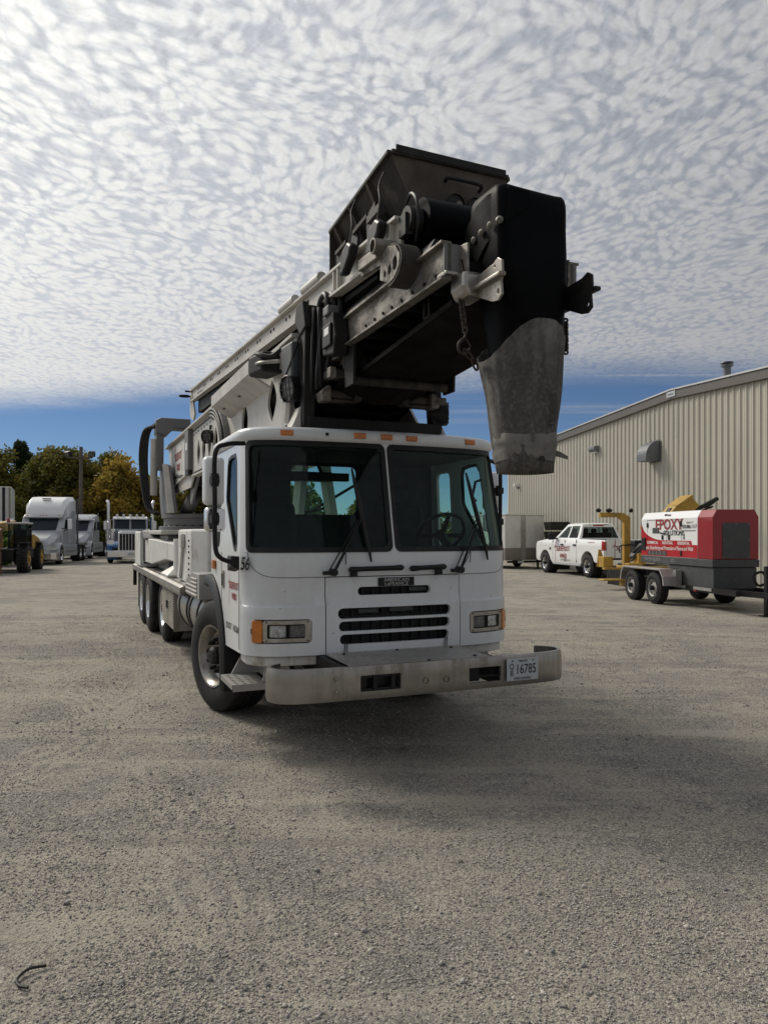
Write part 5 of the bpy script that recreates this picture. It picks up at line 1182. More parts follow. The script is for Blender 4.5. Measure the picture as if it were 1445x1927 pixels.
worklight((-.74,.40,3.0), (-.93,-.25,-.1), .12, 0); worklight((.70,.25,2.85), (.9,-.3,0), .11, 0); worklight((-.70,4.85,3.12), (-.8,-.55,-.15), .10, 0)
O('side_bracket', MB().box(.50,.66,.0,.14,3.02,3.10).box(.5,.62,.05,.2,2.9,2.96), M['rail_steel'], T, bevel=.01)
for i, (x0, y0) in enumerate(((-.60,.20),(-.57,.14),(-.545,.12),(-.52,.14),(-.50,.06),(-.47,.08))):
    O('frame_hose', MB().tube(curve3([(x0+.02,y0-.02,3.66),(x0+.01,y0-.06,3.58),(x0+.015*math.sin(i*2),y0-.05,3.35),(x0+.02*math.sin(i*3),y0-.03,3.12),(x0+.01,y0+.02,2.95+.02*i)], 6), .017+.004*(i%2), 8), M['hose'], T, smooth=True)
for i, (x, y) in enumerate(((-.55,.05),(-.50,.02),(-.46,-.02))):
    O('hose_arch', MB().tube(curve3([(x,y+.1,3.60),(x,y+.03,3.70),(x,y-.08,3.72),(x,y-.14,3.66),(x,y-.14,3.52)], 6), .026, 8), M['hose'], T, smooth=True)
O('strut_bar', MB().bar((-.70,.55,2.72),(-.66,.50,3.42),.07,.05), M['cream'], T, bevel=.006)
O('front_cable', MB().tube(curve3([(-.64,.36,3.5),(-.70,.38,3.3),(-.76,.46,3.1)], 5), .008, 5).tube(curve3([(-.64,.3,3.42),(-.67,.3,3.2),(-.64,.3,2.95)],5), .008, 5), M['hose'], T)
# turret plates, lift cylinders, rear arms and hose bundle
for s in (-1, 1):
    tu = E('turret', T)
    O('cheek', MB().prism([(7.9,2.11),(9.6,2.11),(9.9,2.6),(9.85,3.05),(9.4,3.12),(8.9,3.05),(8.2,2.4)], 'x', s*.70, s*.82), M['grey_paint'], tu, bevel=.02)
    O('cheek_rim', MB().bar((s*.83,7.85,2.12),(s*.83,8.75,3.05),.03,.10,up=(1,0,0)), M['cream'], tu)
    O('arm', MB().prism([(9.3,3.0),(9.7,3.0),(9.6,3.85),(9.2,3.85)], 'x', s*.80, s*.94), M['grey_paint'], tu, bevel=.02)
    O('arm_ram', MB().cyl((s*.97,9.5,2.5),(s*.97,9.35,3.6),.07,14), M['cream'], tu, smooth=40)
    O('arm_head', MB().prism([(s*.96,3.70),(s*.96,3.95),(s*.86,4.0),(s*.3,4.0),(s*.3,3.80),(s*.62,3.80),(s*.74,3.66)], 'y', 9.15, 9.6), M['grey_paint'], tu, bevel=.02)
    for k in range(4):
        O('hose', MB().tube(curve3([(s*(.9+.02*k),9.25,3.92-.03*k),(s*(1.06+.03*k),9.45,3.75),(s*(1.10+.035*k),9.6+.03*k,3.3),(s*(1.08+.03*k),9.6,2.7),(s*(1.04+.02*k),9.4,2.25),(s*(.9+.02*k),9.2,2.12)], 6), .035, 8), M['hose'], tu, smooth=True)
    lc = E('lift_cylinder', T)
    O('barrel', MB().cyl((s*.46,9.2,2.0),(s*.46,7.75,2.36),.115,18), M['grey_paint'], lc, smooth=40)
    O('rod', MB().cyl((s*.46,7.75,2.36),(s*.46,7.35,2.46),.055,14), M['chrome'], lc, smooth=40)
    O('clevis', MB().lathe([(.08,-.08),(.10,-.08),(.10,.08),(.08,.08)], (s*.46,7.32,2.46), 'x', 16), M['dark_steel'], lc, smooth=40)

# ================================================================== generator trailer
def generator():
    t = thing('generator_trailer', 'red and white towable generator lettered EPOXY SOLUTIONS on a tandem trailer', 'generator', (7.875, 16.67, 0), 7.5)
    W, L, z0, z1, z2 = .555, 3.36, .98, 1.155, 2.28
    # housing: long body with chamfered roof edges; side profile in (x,z)
    prof = [(-W,z1),(W,z1),(W,z2-.17),(W-.10,z2),(-W+.10,z2),(-W,z2-.17)]
    O('end_cowl', MB().prism(prof, 'y', 0, .62), M['dark_red'], t, bevel=.015)
    O('body', MB().prism(prof, 'y', .622, L), M['white_clean'], t, bevel=.008)
    O('end_vent', MB().box(-.33,.33,-.014,-.002,z1+.02,z2-.30), M['charcoal'], t, bevel=.006)
    for x, z in ((-.31,z1+.05),(.31,z1+.05),(-.31,z2-.33),(.31,z2-.33),(0,z2-.33),(-.31,1.6),(.31,1.6)): O('screw', MB().lathe([(.012,0),(.001,-.006)], (x,-.014,z), 'y', 8), M['alu'], t)
    O('skid', MB().box(-W-.01,W+.01,-.01,L,z0,z1-.003), M['charcoal'], t, bevel=.01)
    # red livery sheet on the flank (a sheet wrapped 3 mm proud)
    sx = -W-.004
    red = [(.624,z1+.01),(L-.01,z1+.01),(L-.01,2.02)] + [(L-.02-1.15*(1-math.cos(R(a))), 2.02-.455*math.sin(R(a))) for a in range(10, 91, 10)] + [(.90,1.565),(.87,1.55),(.86,1.47),(.624,1.47)]
    f = lambda y, z: (sx, y, z); b = lambda y, z: (-W-.0005, y, z)
    O('livery_panel', MB().plate(red, [], f, b), M['red'], t)
    mb = MB()
    for y in (1.32, 2.02, 3.02): mb.box(sx-.003, sx-.0005, y-.004, y+.004, z1+.02, z2-.19)
    mb.box(sx-.003, sx-.0005, 1.32, 3.02, z2-.205, z2-.198); O('door_gap', mb, M['ink'], t)
    O('window', MB().box(sx-.004,sx-.0005,2.42,2.74,1.74,1.88), M['charcoal'], t)
    O('louvre', MB().box(sx-.005,sx-.0005,2.02,2.98,z1+.03,z1+.14), M['charcoal'], t)
    mb = MB()
    for i in range(5): mb.box(sx-.012,sx-.0055,2.12+.19*i,2.14+.19*i,z1+.03,z1+.14)
    O('louvre_bar', mb, M['alu_plate'], t)
    for y, z in ((1.34,1.98),(3.0,1.95),(2.22,1.64),(1.90,1.64),(1.33,1.26)): O('latch', MB().box(sx-.02,sx-.0006,y-.035,y+.035,z-.06,z+.06), M['black'], t, bevel=.008)
    O('control_box', MB().box(sx-.03,sx-.0006,3.1,3.3,1.30,1.62), M['black'], t, bevel=.01)
    X, Z = (0,-1,0), (0,0,1)
    tx = sx-.001
    text('EPOXY', .36, (tx, 1.93, 1.95), X, Z, M['red_ink'], t, bold=.026, sx=1.18)
    text('SOLUTIONS', .175, (tx, 1.68, 1.745), X, Z, M['ink'], t, bold=.016, sx=1.05)
    sw = MB(); sw.add([(tx-.003,y,z) for y, z in ((2.46,1.84),(2.42,1.83),(2.38,1.78),(2.30,1.76),(2.09,1.755),(2.09,1.72),(2.32,1.722),(2.42,1.755))], [tuple(range(8))]); O('swoosh', sw, M['ink'], t, fix=False)
    for w_, y_ in (('COMMERCIAL', 2.74), ('INDUSTRIAL', 1.98), ('RESIDENTIAL', 1.22)): text(w_, .105, (tx, y_, 1.50), X, Z, M['white_ink'], t, bold=.012, sx=.9)
    text('Repair, Resurfacing and Protection of Floors and Walls', .135, (tx, 2.0, 1.37), X, Z, M['white_ink'], t, shear=.25, sx=.80, bold=.006)
    text('920.886.1117', .125, (tx, .97, 1.90), X, Z, M['ink'], t, bold=.010, sx=.95)
    text('www.epoxysolutionswi.com', .055, (tx, .97, 1.81), X, Z, M['ink'], t, sx=.9)
    text('Neenah, WI', .06, (tx, .95, 2.0), X, Z, M['ink'], t)
    em = MB(); em.add([(tx-.003,y,z) for y, z in ((1.20,1.75),(1.24,1.60),(1.16,1.60),(1.19,1.64),(1.18,1.70))], [(0,1,2,3,4)]); O('emblem', em, M['ink'], t, fix=False)
    text('WACKER NEUSON', .11, (-W-.012, 2.75, (z0+z1)/2), X, Z, M['silver_ink'], t, sx=.88)
    text('G70', .10, (-W-.012, 1.72, (z0+z1)/2), X, Z, M['silver_ink'], t, sx=.9)
    O('roof_grip', MB().tube(curve3([(-W+.05,2.2,z2-.10),(-W+.02,2.1,z2-.06),(-W+.04,2.0,z2-.09),(-W+.02,1.9,z2-.07)], 4), .014, 6), M['black'], t)
    O('side_marker', MB().box(-W-.03,-W-.011,3.3,3.36,z2-.42,z2-.36), M['amber'], t)
    # fuel tank base and frame
    O('fuel_tank', MB().prism([(0.02,z0-.004),(2.0,z0-.004),(1.45,.50),(.02,.46)], 'x', -W+.03, W-.03), M['charcoal'], t, bevel=.02)
    O('frame', MB().box(-W-.02,-W+.08,-.9,L+.2,.40,.52).box(W-.08,W+.02,-.9,L+.2,.40,.52).box(-W,W,-.02,.1,.40,.5).box(-W,W,1.9,L+.1,.52,.6), M['black'], t)
    O('frame_plate', MB().box(-W-.035,-W-.021,.0,.75,.44,.51).box(-W-.035,-W-.021,1.1,1.9,.43,.5), M['alu_plate'], t)
    O('reflector', MB().box(-W-.04,-W-.0205,.62,.72,.40,.43), M['red_lens'], t)
    O('tongue', MB().bar((-W+.03,-.1,.46),(0,-2.3,.46),.10,.12).bar((W-.03,-.1,.46),(0,-2.3,.46),.10,.12).box(-.09,.09,-2.55,-2.1,.40,.54), M['black'], t)
    j = E('jack', t); O('leg', MB().box(-.05,.05,-1.15,-1.05,.02,1.05).box(-.12,.12,-1.22,-.98,.005,.02), M['black'], j); O('head', MB().box(.05,.16,-1.18,-1.02,.6,1.05), M['charcoal'], j)
    # cable reel and exhaust beside the cowl
    O('hose_coil', MB().tube([(.15*math.cos(a)+.25,-.5+.03*math.sin(3*a),.75+.15*math.sin(a)) for a in np.linspace(0,6.28,20)], .03, 8), M['hose'], t, smooth=True)
    # wheels and fenders
    for s in (-1, 1):
        for y in (1.86, 3.02): wheel(t, (s*1.02, y, .395), s, .395, .25, .205, M['alu_plate'], style='car', grooves=3, n=32, hub_mat=M['black'])
        fp = [(1.25,.48),(1.30,.70),(1.46,.88),(3.42,.88),(3.56,.74),(3.60,.5),(3.55,.5),(3.51,.72),(3.39,.84),(1.49,.84),(1.35,.69),(1.30,.48)]
        O('fender', MB().prism(fp, 'x', s*.70, s*1.05), M['alu_plate'], t, bevel=.008)
        O('fender_brace', MB().box(s*.72,s*.56,1.3,1.42,.46,.86), M['alu_plate'], t)
    for y in (1.86, 3.02): O('axle', MB().cyl((-.9,y,.395),(.9,y,.395),.05,10), M['black'], t)
generator()

# ================================================================== pickup
def pickup():
    t = thing('pickup_truck', 'white double cab pickup with red door lettering parked by the warehouse', 'pickup', (8.95, 29.3, 0), 192.7); t.scale = (1.07, 1.07, 1.09)
    # local: rear axle at y=0, front axle y=-3.57, tail at y=1.15, nose at y=-4.65; +x is the side in view
    W = .98
    low = [(1.18,.62),(1.20,1.05),(1.18,1.36),(-1.02,1.38),(-2.9,1.38),(-3.4,1.36),(-4.35,1.25),(-4.62,1.08),(-4.66,.62),(-4.5,.48)]
    def archcut(c, r): return [(c+r*math.cos(R(a)), .42+r*math.sin(R(a))) for a in range(180, -1, -18)][::-1]
    side = [(1.18,.62),(1.20,1.05),(1.18,1.36),(-1.02,1.385),(-2.9,1.385),(-3.5,1.36),(-4.35,1.26),(-4.62,1.08),(-4.66,.60),(-4.45,.50)] + [(-3.57+.52*math.cos(R(a)), .42+.52*math.sin(R(a))) for a in range(172, 5, -14)] + [(-3.0,.46),(-.6,.46)] + [(.52*math.cos(R(a)), .44+.52*math.sin(R(a))) for a in range(172, 5, -14)] + [(.6,.56)]
    for s in (-1, 1):
        def fn(y, z, s=s):
            k = 1 - .10*max(0, (z-1.2)/.2)**2 - .05*max(0, (.62-z)/.2) - (.10*max(0, (-y-4.2)/.45)**2)
            return (s*W*k, y, z)
        bodyp = O('side_panel', MB().plate(dens(side, .15), [], fn, lambda y, z, s=s: (s*(W-.25), y, z), .14), M['white_clean'], t, smooth=40)
        for c in (0, -3.57):
            wheel(t, (s*.985, c, .41), s, .41, .28, .23, M['chrome'], style='car', grooves=4, n=36)
            O('wheel_well', MB().cyl((s*.60,c,.46),(s*.735,c,.46),.5,20), M['black'], t)
        O('sill', MB().box(s*.95,s*.80,-2.95,-.6,.38,.458), M['silver_paint'], t, bevel=.03)
        for y in (-2.02, -.98): O('door_handle', MB().box(s*(W+.03),s*W,y-.11,y+.11,1.13,1.19), M['black'], t, bevel=.01)
        O('door_gap', MB().box(s*(W+.003),s*(W-.02),-.86,-.85,.52,1.36).box(s*(W+.003),s*(W-.02),-1.80,-1.79,.52,1.36).box(s*(W+.003),s*(W-.02),-2.86,-2.85,.6,1.36), M['ink'], t)
        m_ = E('mirror', t); O('head', MB().box(s*1.02,s*1.26,-2.70,-2.58,1.34,1.60), M['black'], m_, bevel=.03); O('arm', MB().box(s*.86,s*1.05,-2.68,-2.6,1.36,1.42), M['black'], m_)
        O('tail_light', MB().prism([(1.02,.98),(1.215,1.0),(1.205,1.30),(1.05,1.33)], 'x', s*(W-.10), s*(W+.006)), M['red_lens'], t, bevel=.015)
        O('badge', MB().box(s*(W+.004),s*(W-.01),-3.16,-3.0,.94,1.04), M['charcoal'], t)
    # upper deck: hood, cowl, bed floor
    O('hood', MB().loft([[(-.80,-2.85,1.38),(-.5,-2.85,1.43),(.5,-2.85,1.43),(.80,-2.85,1.38)],[(-.78,-3.6,1.36),(-.5,-3.6,1.42),(.5,-3.6,1.42),(.78,-3.6,1.36)],[(-.74,-4.4,1.26),(-.45,-4.45,1.31),(.45,-4.45,1.31),(.74,-4.4,1.26)],[(-.70,-4.62,1.05),(-.45,-4.66,1.08),(.45,-4.66,1.08),(.70,-4.62,1.05)]], caps=False, wrap=False), M['white_clean'], t, smooth=40)
    O('front_fascia', MB().box(-.74,.74,-4.66,-4.3,.5,1.08), M['chrome'], t, bevel=.05)
    O('underbody', MB().box(-.72,.72,-4.4,1.0,.38,.60).box(-.72,.72,-2.9,-.9,.6,1.0), M['black'], t)
    O('bed_floor', MB().box(-.72,.72,-.86,1.10,.74,.80), M['black'], t)
    O('tailgate', MB().prism([(1.12,.72),(1.205,.74),(1.215,1.05),(1.20,1.38),(1.12,1.38)], 'x', -.86, .86), M['white_clean'], t, bevel=.02)
    O('rear_bumper', MB().box(-.95,.95,1.14,1.34,.46,.68), M['chrome'], t, bevel=.04)
    O('tow_hitch', MB().box(-.08,.08,1.3,1.5,.40,.50), M['black'], t)
    # greenhouse: cab shell with openings
    roof = [(-.80,1.385),(-.86,1.60),(-.98,1.90),(-1.08,1.945),(-1.95,1.96),(-2.20,1.93),(-2.85,1.385)]
    w1 = [(-1.78,1.42),(-2.62,1.42),(-2.12,1.84),(-1.82,1.87)]; w2 = [(-.98,1.42),(-1.70,1.42),(-1.74,1.87),(-1.12,1.87)]
    gx = lambda z: .875 - .26*(z-1.38)/.58
    for s in (-1, 1):
        O('cab_side', MB().plate(roof, [w1, w2], lambda y, z, s=s: (s*gx(z), y, z), lambda y, z, s=s: (s*(gx(z)-.05), y, z)), M['white_clean'], t)
        for w in (w1, w2):
            O('side_window', MB().plate(w, [], lambda y, z, s=s: (s*(gx(z)-.02), y, z), lambda y, z, s=s: (s*(gx(z)-.024), y, z)), M['glass'] if w is w1 else M['glass_dark'], t)
    xr = gx(1.95)
    O('roof', MB().loft([[(-xr-.005,y,z),(-xr*.6,y,z+.03),(xr*.6,y,z+.03),(xr+.005,y,z)] for y, z in ((-.99,1.905),(-1.08,1.95),(-1.95,1.965),(-2.20,1.935))], caps=False, wrap=False), M['white_clean'], t, smooth=40)
    O('back_panel', MB().plate([(-.875,1.385),(.875,1.385),(gx(1.90),1.90),(-gx(1.90),1.90)], [[(-.74,1.43),(.74,1.43),(.62,1.83),(-.62,1.83)]], lambda x, z: (x, -.80-.18*(z-1.385)/.515, z), lambda x, z: (x, -.84-.18*(z-1.385)/.515, z)), M['white_clean'], t)
    O('rear_window', MB().add([(-.76,-.812,1.42),(.76,-.812,1.42),(.64,-.96,1.84),(-.64,-.96,1.84)], [(0,1,2,3)]), M['glass_black'], t)
    O('windscreen', MB().add([(-.84,-2.83,1.40),(.84,-2.83,1.40),(.66,-2.22,1.92),(-.66,-2.22,1.92)], [(0,1,2,3)]), M['glass'], t)
    O('brake_light', MB().box(-.22,.22,-.995,-.96,1.86,1.92), M['red_lens'], t, bevel=.01)
    for x in (-.42,.42):
        for y in (-1.2,-2.1): O('seat', MB().box(x-.25,x+.25,y-.12,y+.05,.9,1.62).box(x-.12,x+.12,y-.06,y+.04,1.62,1.78), M['seat'], t, bevel=.04)
    O('cab_floor', MB().box(-.8,.8,-2.9,-.85,1.02,1.06), M['cabin'], t)
    logo(t, (W+.004, -1.95, 1.0), (0,1,0), .27)
    logo(t, (.05, 1.218, 1.08), (-1,0,0), .22)
    text('www.slidefootwind.com', .085, (W+.003, -1.75, .585), (0,1,0), (0,0,1), M['ink'], t)
    text('SLIDEFOOT', .10, (W-.02, .25, 1.25), (0,1,0), (0,0,1), M['red_ink'], t, lift=.012, shear=.3)
pickup()

# ================================================================== yellow excavating machine behind the generator
def digger():
    t = thing('digging_machine', 'yellow tracked digging machine with roll bar and lamps between pickup and generator', 'excavator', (7.72, 24.6, 0), 8)
    for x in (.30, 1.25):
        tr = E('track', t); O('belt', MB().prism(dens(rrect(-.95,1.1,.0,.55,.26,5),.4), 'x', x-.19, x+.19), M['rubber'], tr, bevel=.02)
        mb = MB()
        for i in range(16): mb.box(x-.2,x+.2,-.85+.12*i,-.80+.12*i,-.0,.58)
        O('track_shoe', mb, M['rubber'], tr, kind='stuff')
    O('chassis', MB().box(.5,1.25,-.9,1.1,.35,.72), M['black'], t, bevel=.03)
    O('engine_cover', MB().prism([(-.2,.8),(1.1,.8),(1.1,1.35),(.9,1.5),(.1,1.5)], 'x', .62, 1.3), M['black'], t, bevel=.04)
    O('deck', MB().box(-.2,1.1,-1.2,-.3,.62,.70), M['yellow'], t, bevel=.02)
    O('side_shield', MB().box(-.95,-.62,-1.0,-.6,.66,1.0).prism([(-.98,.66),(-.66,.66),(-.84,1.22),(-.92,1.22)],'y',-.58,-.52), M['yellow'], t, bevel=.02)
    O('front_blade', MB().prism([(-1.9,.10),(-1.85,.34),(-1.6,.42),(-1.25,.40),(-1.25,.10)], 'x', -.55, .25).box(-1.25,-.55,-1.65,-1.25,.28,.33), M['yellow'], t, bevel=.03)
    O('step', MB().box(-1.0,-.1,-1.2,-1.0,.60,.66), M['yellow'], t, bevel=.01)
    rb = E('roll_bar', t)
    O('post', MB().prism([(.08,.7),(.30,.7),(.30,2.26),(.08,2.40),(-.1,2.42),(-.72,2.42),(-.72,2.26),(-.1,2.26),(.08,2.12)], 'y', -.3, -.12), M['yellow'], rb, bevel=.015)
    O('grip', MB().tube(curve3([(-.1,-.36,1.1),(-.12,-.36,1.3),(.1,-.38,1.36),(.42,-.36,1.34),(.46,-.36,1.1)], 5), .02, 6), M['black'], rb, smooth=True)
    for x, w in ((-.78,.13),(-.42,.16),(.34,.10)): O('lamp', MB().lathe([(.03,0),(w*.6,.03),(w*.7,.09),(.02,.14)], (x,-.25,2.42), 'z', 12), M['dark_steel'], rb, smooth=True)
    O('chute_guard', MB().prism([(.0,1.0),(.38,1.42),(.5,1.45),(.55,1.05),(.3,.85)], 'y', -1.0, -.7), M['charcoal'], t, bevel=.05)
    mb = MB()
    for i in range(11): mb.tube(curve3([(.05+.05*i,-.8,.85+.06*i),(.30+.05*i,-1.1+.03*i,1.15+.05*i),(.55+.03*i,-1.0,.95+.03*i),(.45,-.7,.72)],5), .028, 6)
    O('hose_bundle', mb, M['hose'], t, smooth=True)
    O('linkage', MB().bar((.1,-.9,1.1),(1.0,-.9,1.75),.14,.16).bar((.4,-.95,.8),(1.0,-.8,1.3),.1,.1).bar((.5,-.9,1.6),(1.0,-.9,1.9),.12,.12), M['black'], t, bevel=.01)
    O('bracket', MB().box(.15,.4,-1.15,-.75,.75,1.1).box(.6,.75,-1.1,-.7,.8,1.2).box(-.25,.2,-1.3,-1.0,.62,.8), M['yellow'], t, bevel=.015)
    O('counter_arm', MB().bar((1.0,-.85,1.8),(1.45,-.85,2.5),.22,.24), M['black'], t, bevel=.02)
    O('bucket', MB().prism([(1.25,2.38),(1.45,2.62),(1.95,2.95),(2.25,2.62),(2.05,2.45),(1.7,2.40)], 'y', -1.1, -.5), M['yellow'], t, bevel=.02)
    O('bucket_plate', MB().prism([(1.45,2.63),(1.97,2.97),(2.02,2.92),(1.5,2.58)], 'y', -1.14, -.46), M['yellow'], t)
    O('stick', MB().bar((2.2,-.8,2.45),(3.05,-.8,2.88),.16,.12).bar((2.35,-.8,2.42),(2.9,-.8,2.62),.06,.06), M['black'], t, bevel=.03)
    O('stick_hose', MB().tube(curve3([(2.2,-.85,2.4),(2.4,-.88,2.62),(2.6,-.88,2.58),(2.9,-.86,2.75)],5), .03, 6), M['hose'], t, smooth=True)
digger()

# ================================================================== cargo trailer and bins
def cargo():
    t = thing('cargo_trailer', 'white enclosed cargo trailer with grey kick panels by the warehouse wall', 'trailer', (7.05, 36.6, 0), 28)
    O('body', MB().box(-1.35,1.05,0,3.6,.42,2.62), M['box_white'], t, bevel=.03)
    O('kick_panel', MB().box(-1.36,1.06,-.012,.0,.42,1.02), M['box_grey'], t); O('kick_panel', MB().box(-1.362,-1.351,0.01,3.6,.42,1.02).box(1.051,1.062,0.01,3.6,.42,1.02), M['box_grey'], t)
    O('corner_post', MB().box(-.42,-.12,-.025,-.013,.42,2.60), M['alu_plate'], t)
    O('roof_cap', MB().box(-1.38,1.08,-.03,3.62,2.622,2.67), M['box_white'], t, bevel=.01)
    O('bumper', MB().box(-1.3,1.0,-.2,-.05,.30,.40), M['black'], t); O('number_plate', MB().box(-.75,-.40,-.215,-.202,.29,.40), M['plate'], t)
    for s in (-1, 1): wheel(t, (s*1.18-.15, 2.0, .34), s, .34, .2, .19, M['alu_plate'], style='car', n=24)
    O('jack', MB().box(.35,.42,-.35,-.28,.02,.75).bar((.3,-.1,.36),(.4,-.9,.36),.08,.08).box(.25,.55,-.4,-.2,.0,.03), M['black'], t)
    for i, z in enumerate((1.1, 1.55, 2.0)):
        b = O('stacking_bin', MB().loft([[(x, y, z-.55+k*.40) for x, y in ((-.52-.05*k,-.35-.05*k),(.52+.05*k,-.35-.05*k),(.52+.05*k,.35+.05*k),(-.52-.05*k,.35+.05*k))] for k in (0, 1)]), M['black'], None, bevel=.02)
        b.location = (8.45, 36.2, -.54 + .02*i); b.rotation_euler = (0, 0, R(12))
        tag(b, ('black plastic bin at the bottom of the stack beside the cargo trailer', 'black plastic bin in the middle of the stack beside the cargo trailer', 'black plastic bin third up in the stack beside the cargo trailer')[i], 'bin', 'black bins beside the cargo trailer')
    for i, z in enumerate((2.45, 2.9)):
        b = O('stacking_bin', MB().loft([[(x, y, z-.55+k*.40) for x, y in ((-.52-.05*k,-.35-.05*k),(.52+.05*k,-.35-.05*k),(.52+.05*k,.35+.05*k),(-.52-.05*k,.35+.05*k))] for k in (0, 1)]), M['black'], None, bevel=.02)
        b.location = (8.45, 36.2, -.48 + .02*i); b.rotation_euler = (0, 0, R(12))
        tag(b, ('black plastic bin second from the top of the stack beside the cargo trailer', 'topmost black plastic bin of the stack beside the cargo trailer')[i], 'bin', 'black bins beside the cargo trailer')
cargo()

# ================================================================== road tractors
def aero_tractor(label, loc, rz, high, paint):
    """front axle at y=0, nose at y=-1.25, +y to the rear"""
    t = thing('road_tractor', label, 'tractor truck', loc, rz)
    P = M[paint]
    hood = []
    for y, w, z0, z1 in ((-1.22,.62,.62,1.18),(-1.10,.80,.58,1.34),(-.6,.95,.62,1.55),(0,1.0,1.05,1.70),(.7,1.02,1.0,1.86)):
        hood.append([(-w,y,z0),(w,y,z0),(w,y,z0+(z1-z0)*.7),(w*.72,y,z1),(-w*.72,y,z1),(-w,y,z0+(z1-z0)*.7)])
    O('hood', MB().loft(hood), P, t, smooth=35, bevel=.02)
    O('grille', MB().prism([(-.40,.62),(.40,.62),(.47,1.30),(.36,1.42),(-.36,1.42),(-.47,1.30)], 'y', -1.26, -1.2), M['chrome'], t, bevel=.02)
    O('grille_mesh', MB().prism([(-.36,.66),(.36,.66),(.42,1.28),(.33,1.37),(-.33,1.37),(-.42,1.28)], 'y', -1.268, -1.262), M['vent'], t)
    bm_ = []
    for y, w in ((-1.36,.7),(-1.34,.95),(-1.15,1.2),(-.55,1.24)): bm_.append([(-w,y,.30),(w,y,.30),(w,y,.66),(-w,y,.66)])
    O('bumper', MB().loft(bm_), M['chrome'] if high else P, t, bevel=.03)
    for s in (-1, 1):
        fd = [(s*1.24, .60*math.cos(R(a)), .52+.64*math.sin(R(a))) for a in range(205, -20, -15)]
        rg = [[(s*.88,p[1]*.9,.52+(p[2]-.52)*.9),(s*1.22,p[1]*.9,.52+(p[2]-.52)*.9),(s*1.25,p[1],p[2]),(s*1.18,p[1]*1.06,.52+(p[2]-.52)*1.10),(s*.88,p[1]*1.08,.52+(p[2]-.52)*1.12)] for p in fd]
        O('fender', MB().loft(rg), P, t, smooth=40)
        h = O('headlight', MB().loft([[(s*.66,-1.24,.80),(s*1.16,-.86,.84),(s*1.20,-.70,1.02),(s*.95,-.98,1.06),(s*.66,-1.16,.98)],[(s*.66,-1.10,.80),(s*1.10,-.76,.84),(s*1.12,-.62,1.0),(s*.92,-.9,1.02),(s*.66,-1.06,.98)]]), M['lamp'], t, bevel=.01)
        wheel(t, (s*1.22, 0, .51), s, .51, .3, .29, M['chrome'], grooves=3, n=28)
        for y in (5.15, 6.45): wheel(t, (s*1.24, y, .51), s, .51, .55, .29, M['chrome'], style='drive', grooves=3, n=24)
        O('tank_fairing', MB().prism([(.72,.40),(4.2,.40),(4.3,.60),(4.2,1.06),(.72,1.06)], 'x', s*.85, s*1.22), P if not high else M['silver_paint'], t, bevel=.05)
        O('step_strip', MB().box(s*1.225,s*1.24,.9,4.0,.66,.72), M['alu'], t)
        m_ = E('mirror', t); O('head', MB().box(s*1.42,s*1.64,.55,.68,1.95,2.55), M['white_clean'] if high else M['black'], m_, bevel=.04); O('stay', MB().bar((s*1.05,.75,2.0),(s*1.5,.62,2.05),.04,.04).bar((s*1.0,.9,1.8),(s*1.45,.64,1.98),.05,.03), M['black'], m_)
        O('door_window', MB().prism([(.98,1.98),(1.62,1.98),(1.62,2.52),(1.22,2.52)], 'x', s*1.155, s*1.165), M['glass_black'], t)
        O('door_gap', MB().box(s*1.153,s*1.158,1.70,1.71,1.1,2.6).box(s*1.153,s*1.158,.86,.87,1.1,1.9), M['ink'], t)
    end = 4.0 if high else 3.1
    cab = [[(-1.0,.66,1.0),(1.0,.66,1.0),(1.04,.66,1.84),(-1.04,.66,1.84)], ]
    O('cab', MB().prism([(.66,.98),(end,.98),(end,2.72),(1.42,2.72),(1.28,2.66),(.72,1.86)], 'x', -1.15, 1.15), P, t, bevel=.05)
    O('windscreen', MB().add([(-1.02,.765,1.90),(1.02,.765,1.90),(.94,1.245,2.60),(-.94,1.245,2.60),(0,.70,1.90),(0,1.20,2.60)], [(0,4,5,3),(4,1,2,5)]), M['glass_black'], t)
    O('sun_visor', MB().prism([(1.02,2.60),(1.28,2.70),(1.34,2.80),(1.22,2.82),(1.0,2.68)], 'x', -1.02, 1.02), P, t, bevel=.02)
    for x in (-.85,-.16,0,.16,.85): O('marker_light', MB().box(x-.05,x+.05,1.10,1.16,2.72+.02,2.78), M['amber'], t, bevel=.01)
    if high:
        rf = []
        for y, w, z in ((1.22,.88,2.80),(1.45,1.02,3.25),(1.85,1.10,3.62),(2.6,1.14,3.86),(end,1.17,3.95)):
            rf.append([(-w,y,2.70),(w,y,2.70),(w,y,z-.25),(w-.18,y,z),(-w+.18,y,z),(-w,y,z-.25)])
        O('roof_fairing', MB().loft(rf), M['white_clean'], t, smooth=40, bevel=.03)
        O('sleeper_ridge', MB().prism([(2.3,1.1),(end-.02,1.1),(end-.02,3.1),(2.7,3.15),(2.35,2.9)], 'x', -1.20, 1.20), P, t, bevel=.06)
        for s in (-1, 1): O('side_extender', MB().box(s*1.24,s*1.2,end,end+.45,1.1,3.85), M['charcoal'], t)
        O('roof_horn', MB().box(-.25,.2,1.9,2.1,3.72,3.78), M['wood'], t)
    else:
        rf = []
        for y, w, z in ((1.28,.95,2.78),(1.7,1.1,2.98),(end,1.14,3.1)): rf.append([(-w,y,2.70),(w,y,2.70),(w-.06,y,z-.08),(w-.3,y,z),(-w+.3,y,z),(-w+.06,y,z-.08)])
        O('roof_cap', MB().loft(rf), P, t, smooth=40, bevel=.03)
    O('frame_rail', MB().box(-.5,-.4,-.9,7.1,.72,.98).box(.4,.5,-.9,7.1,.72,.98), M['black'], t)
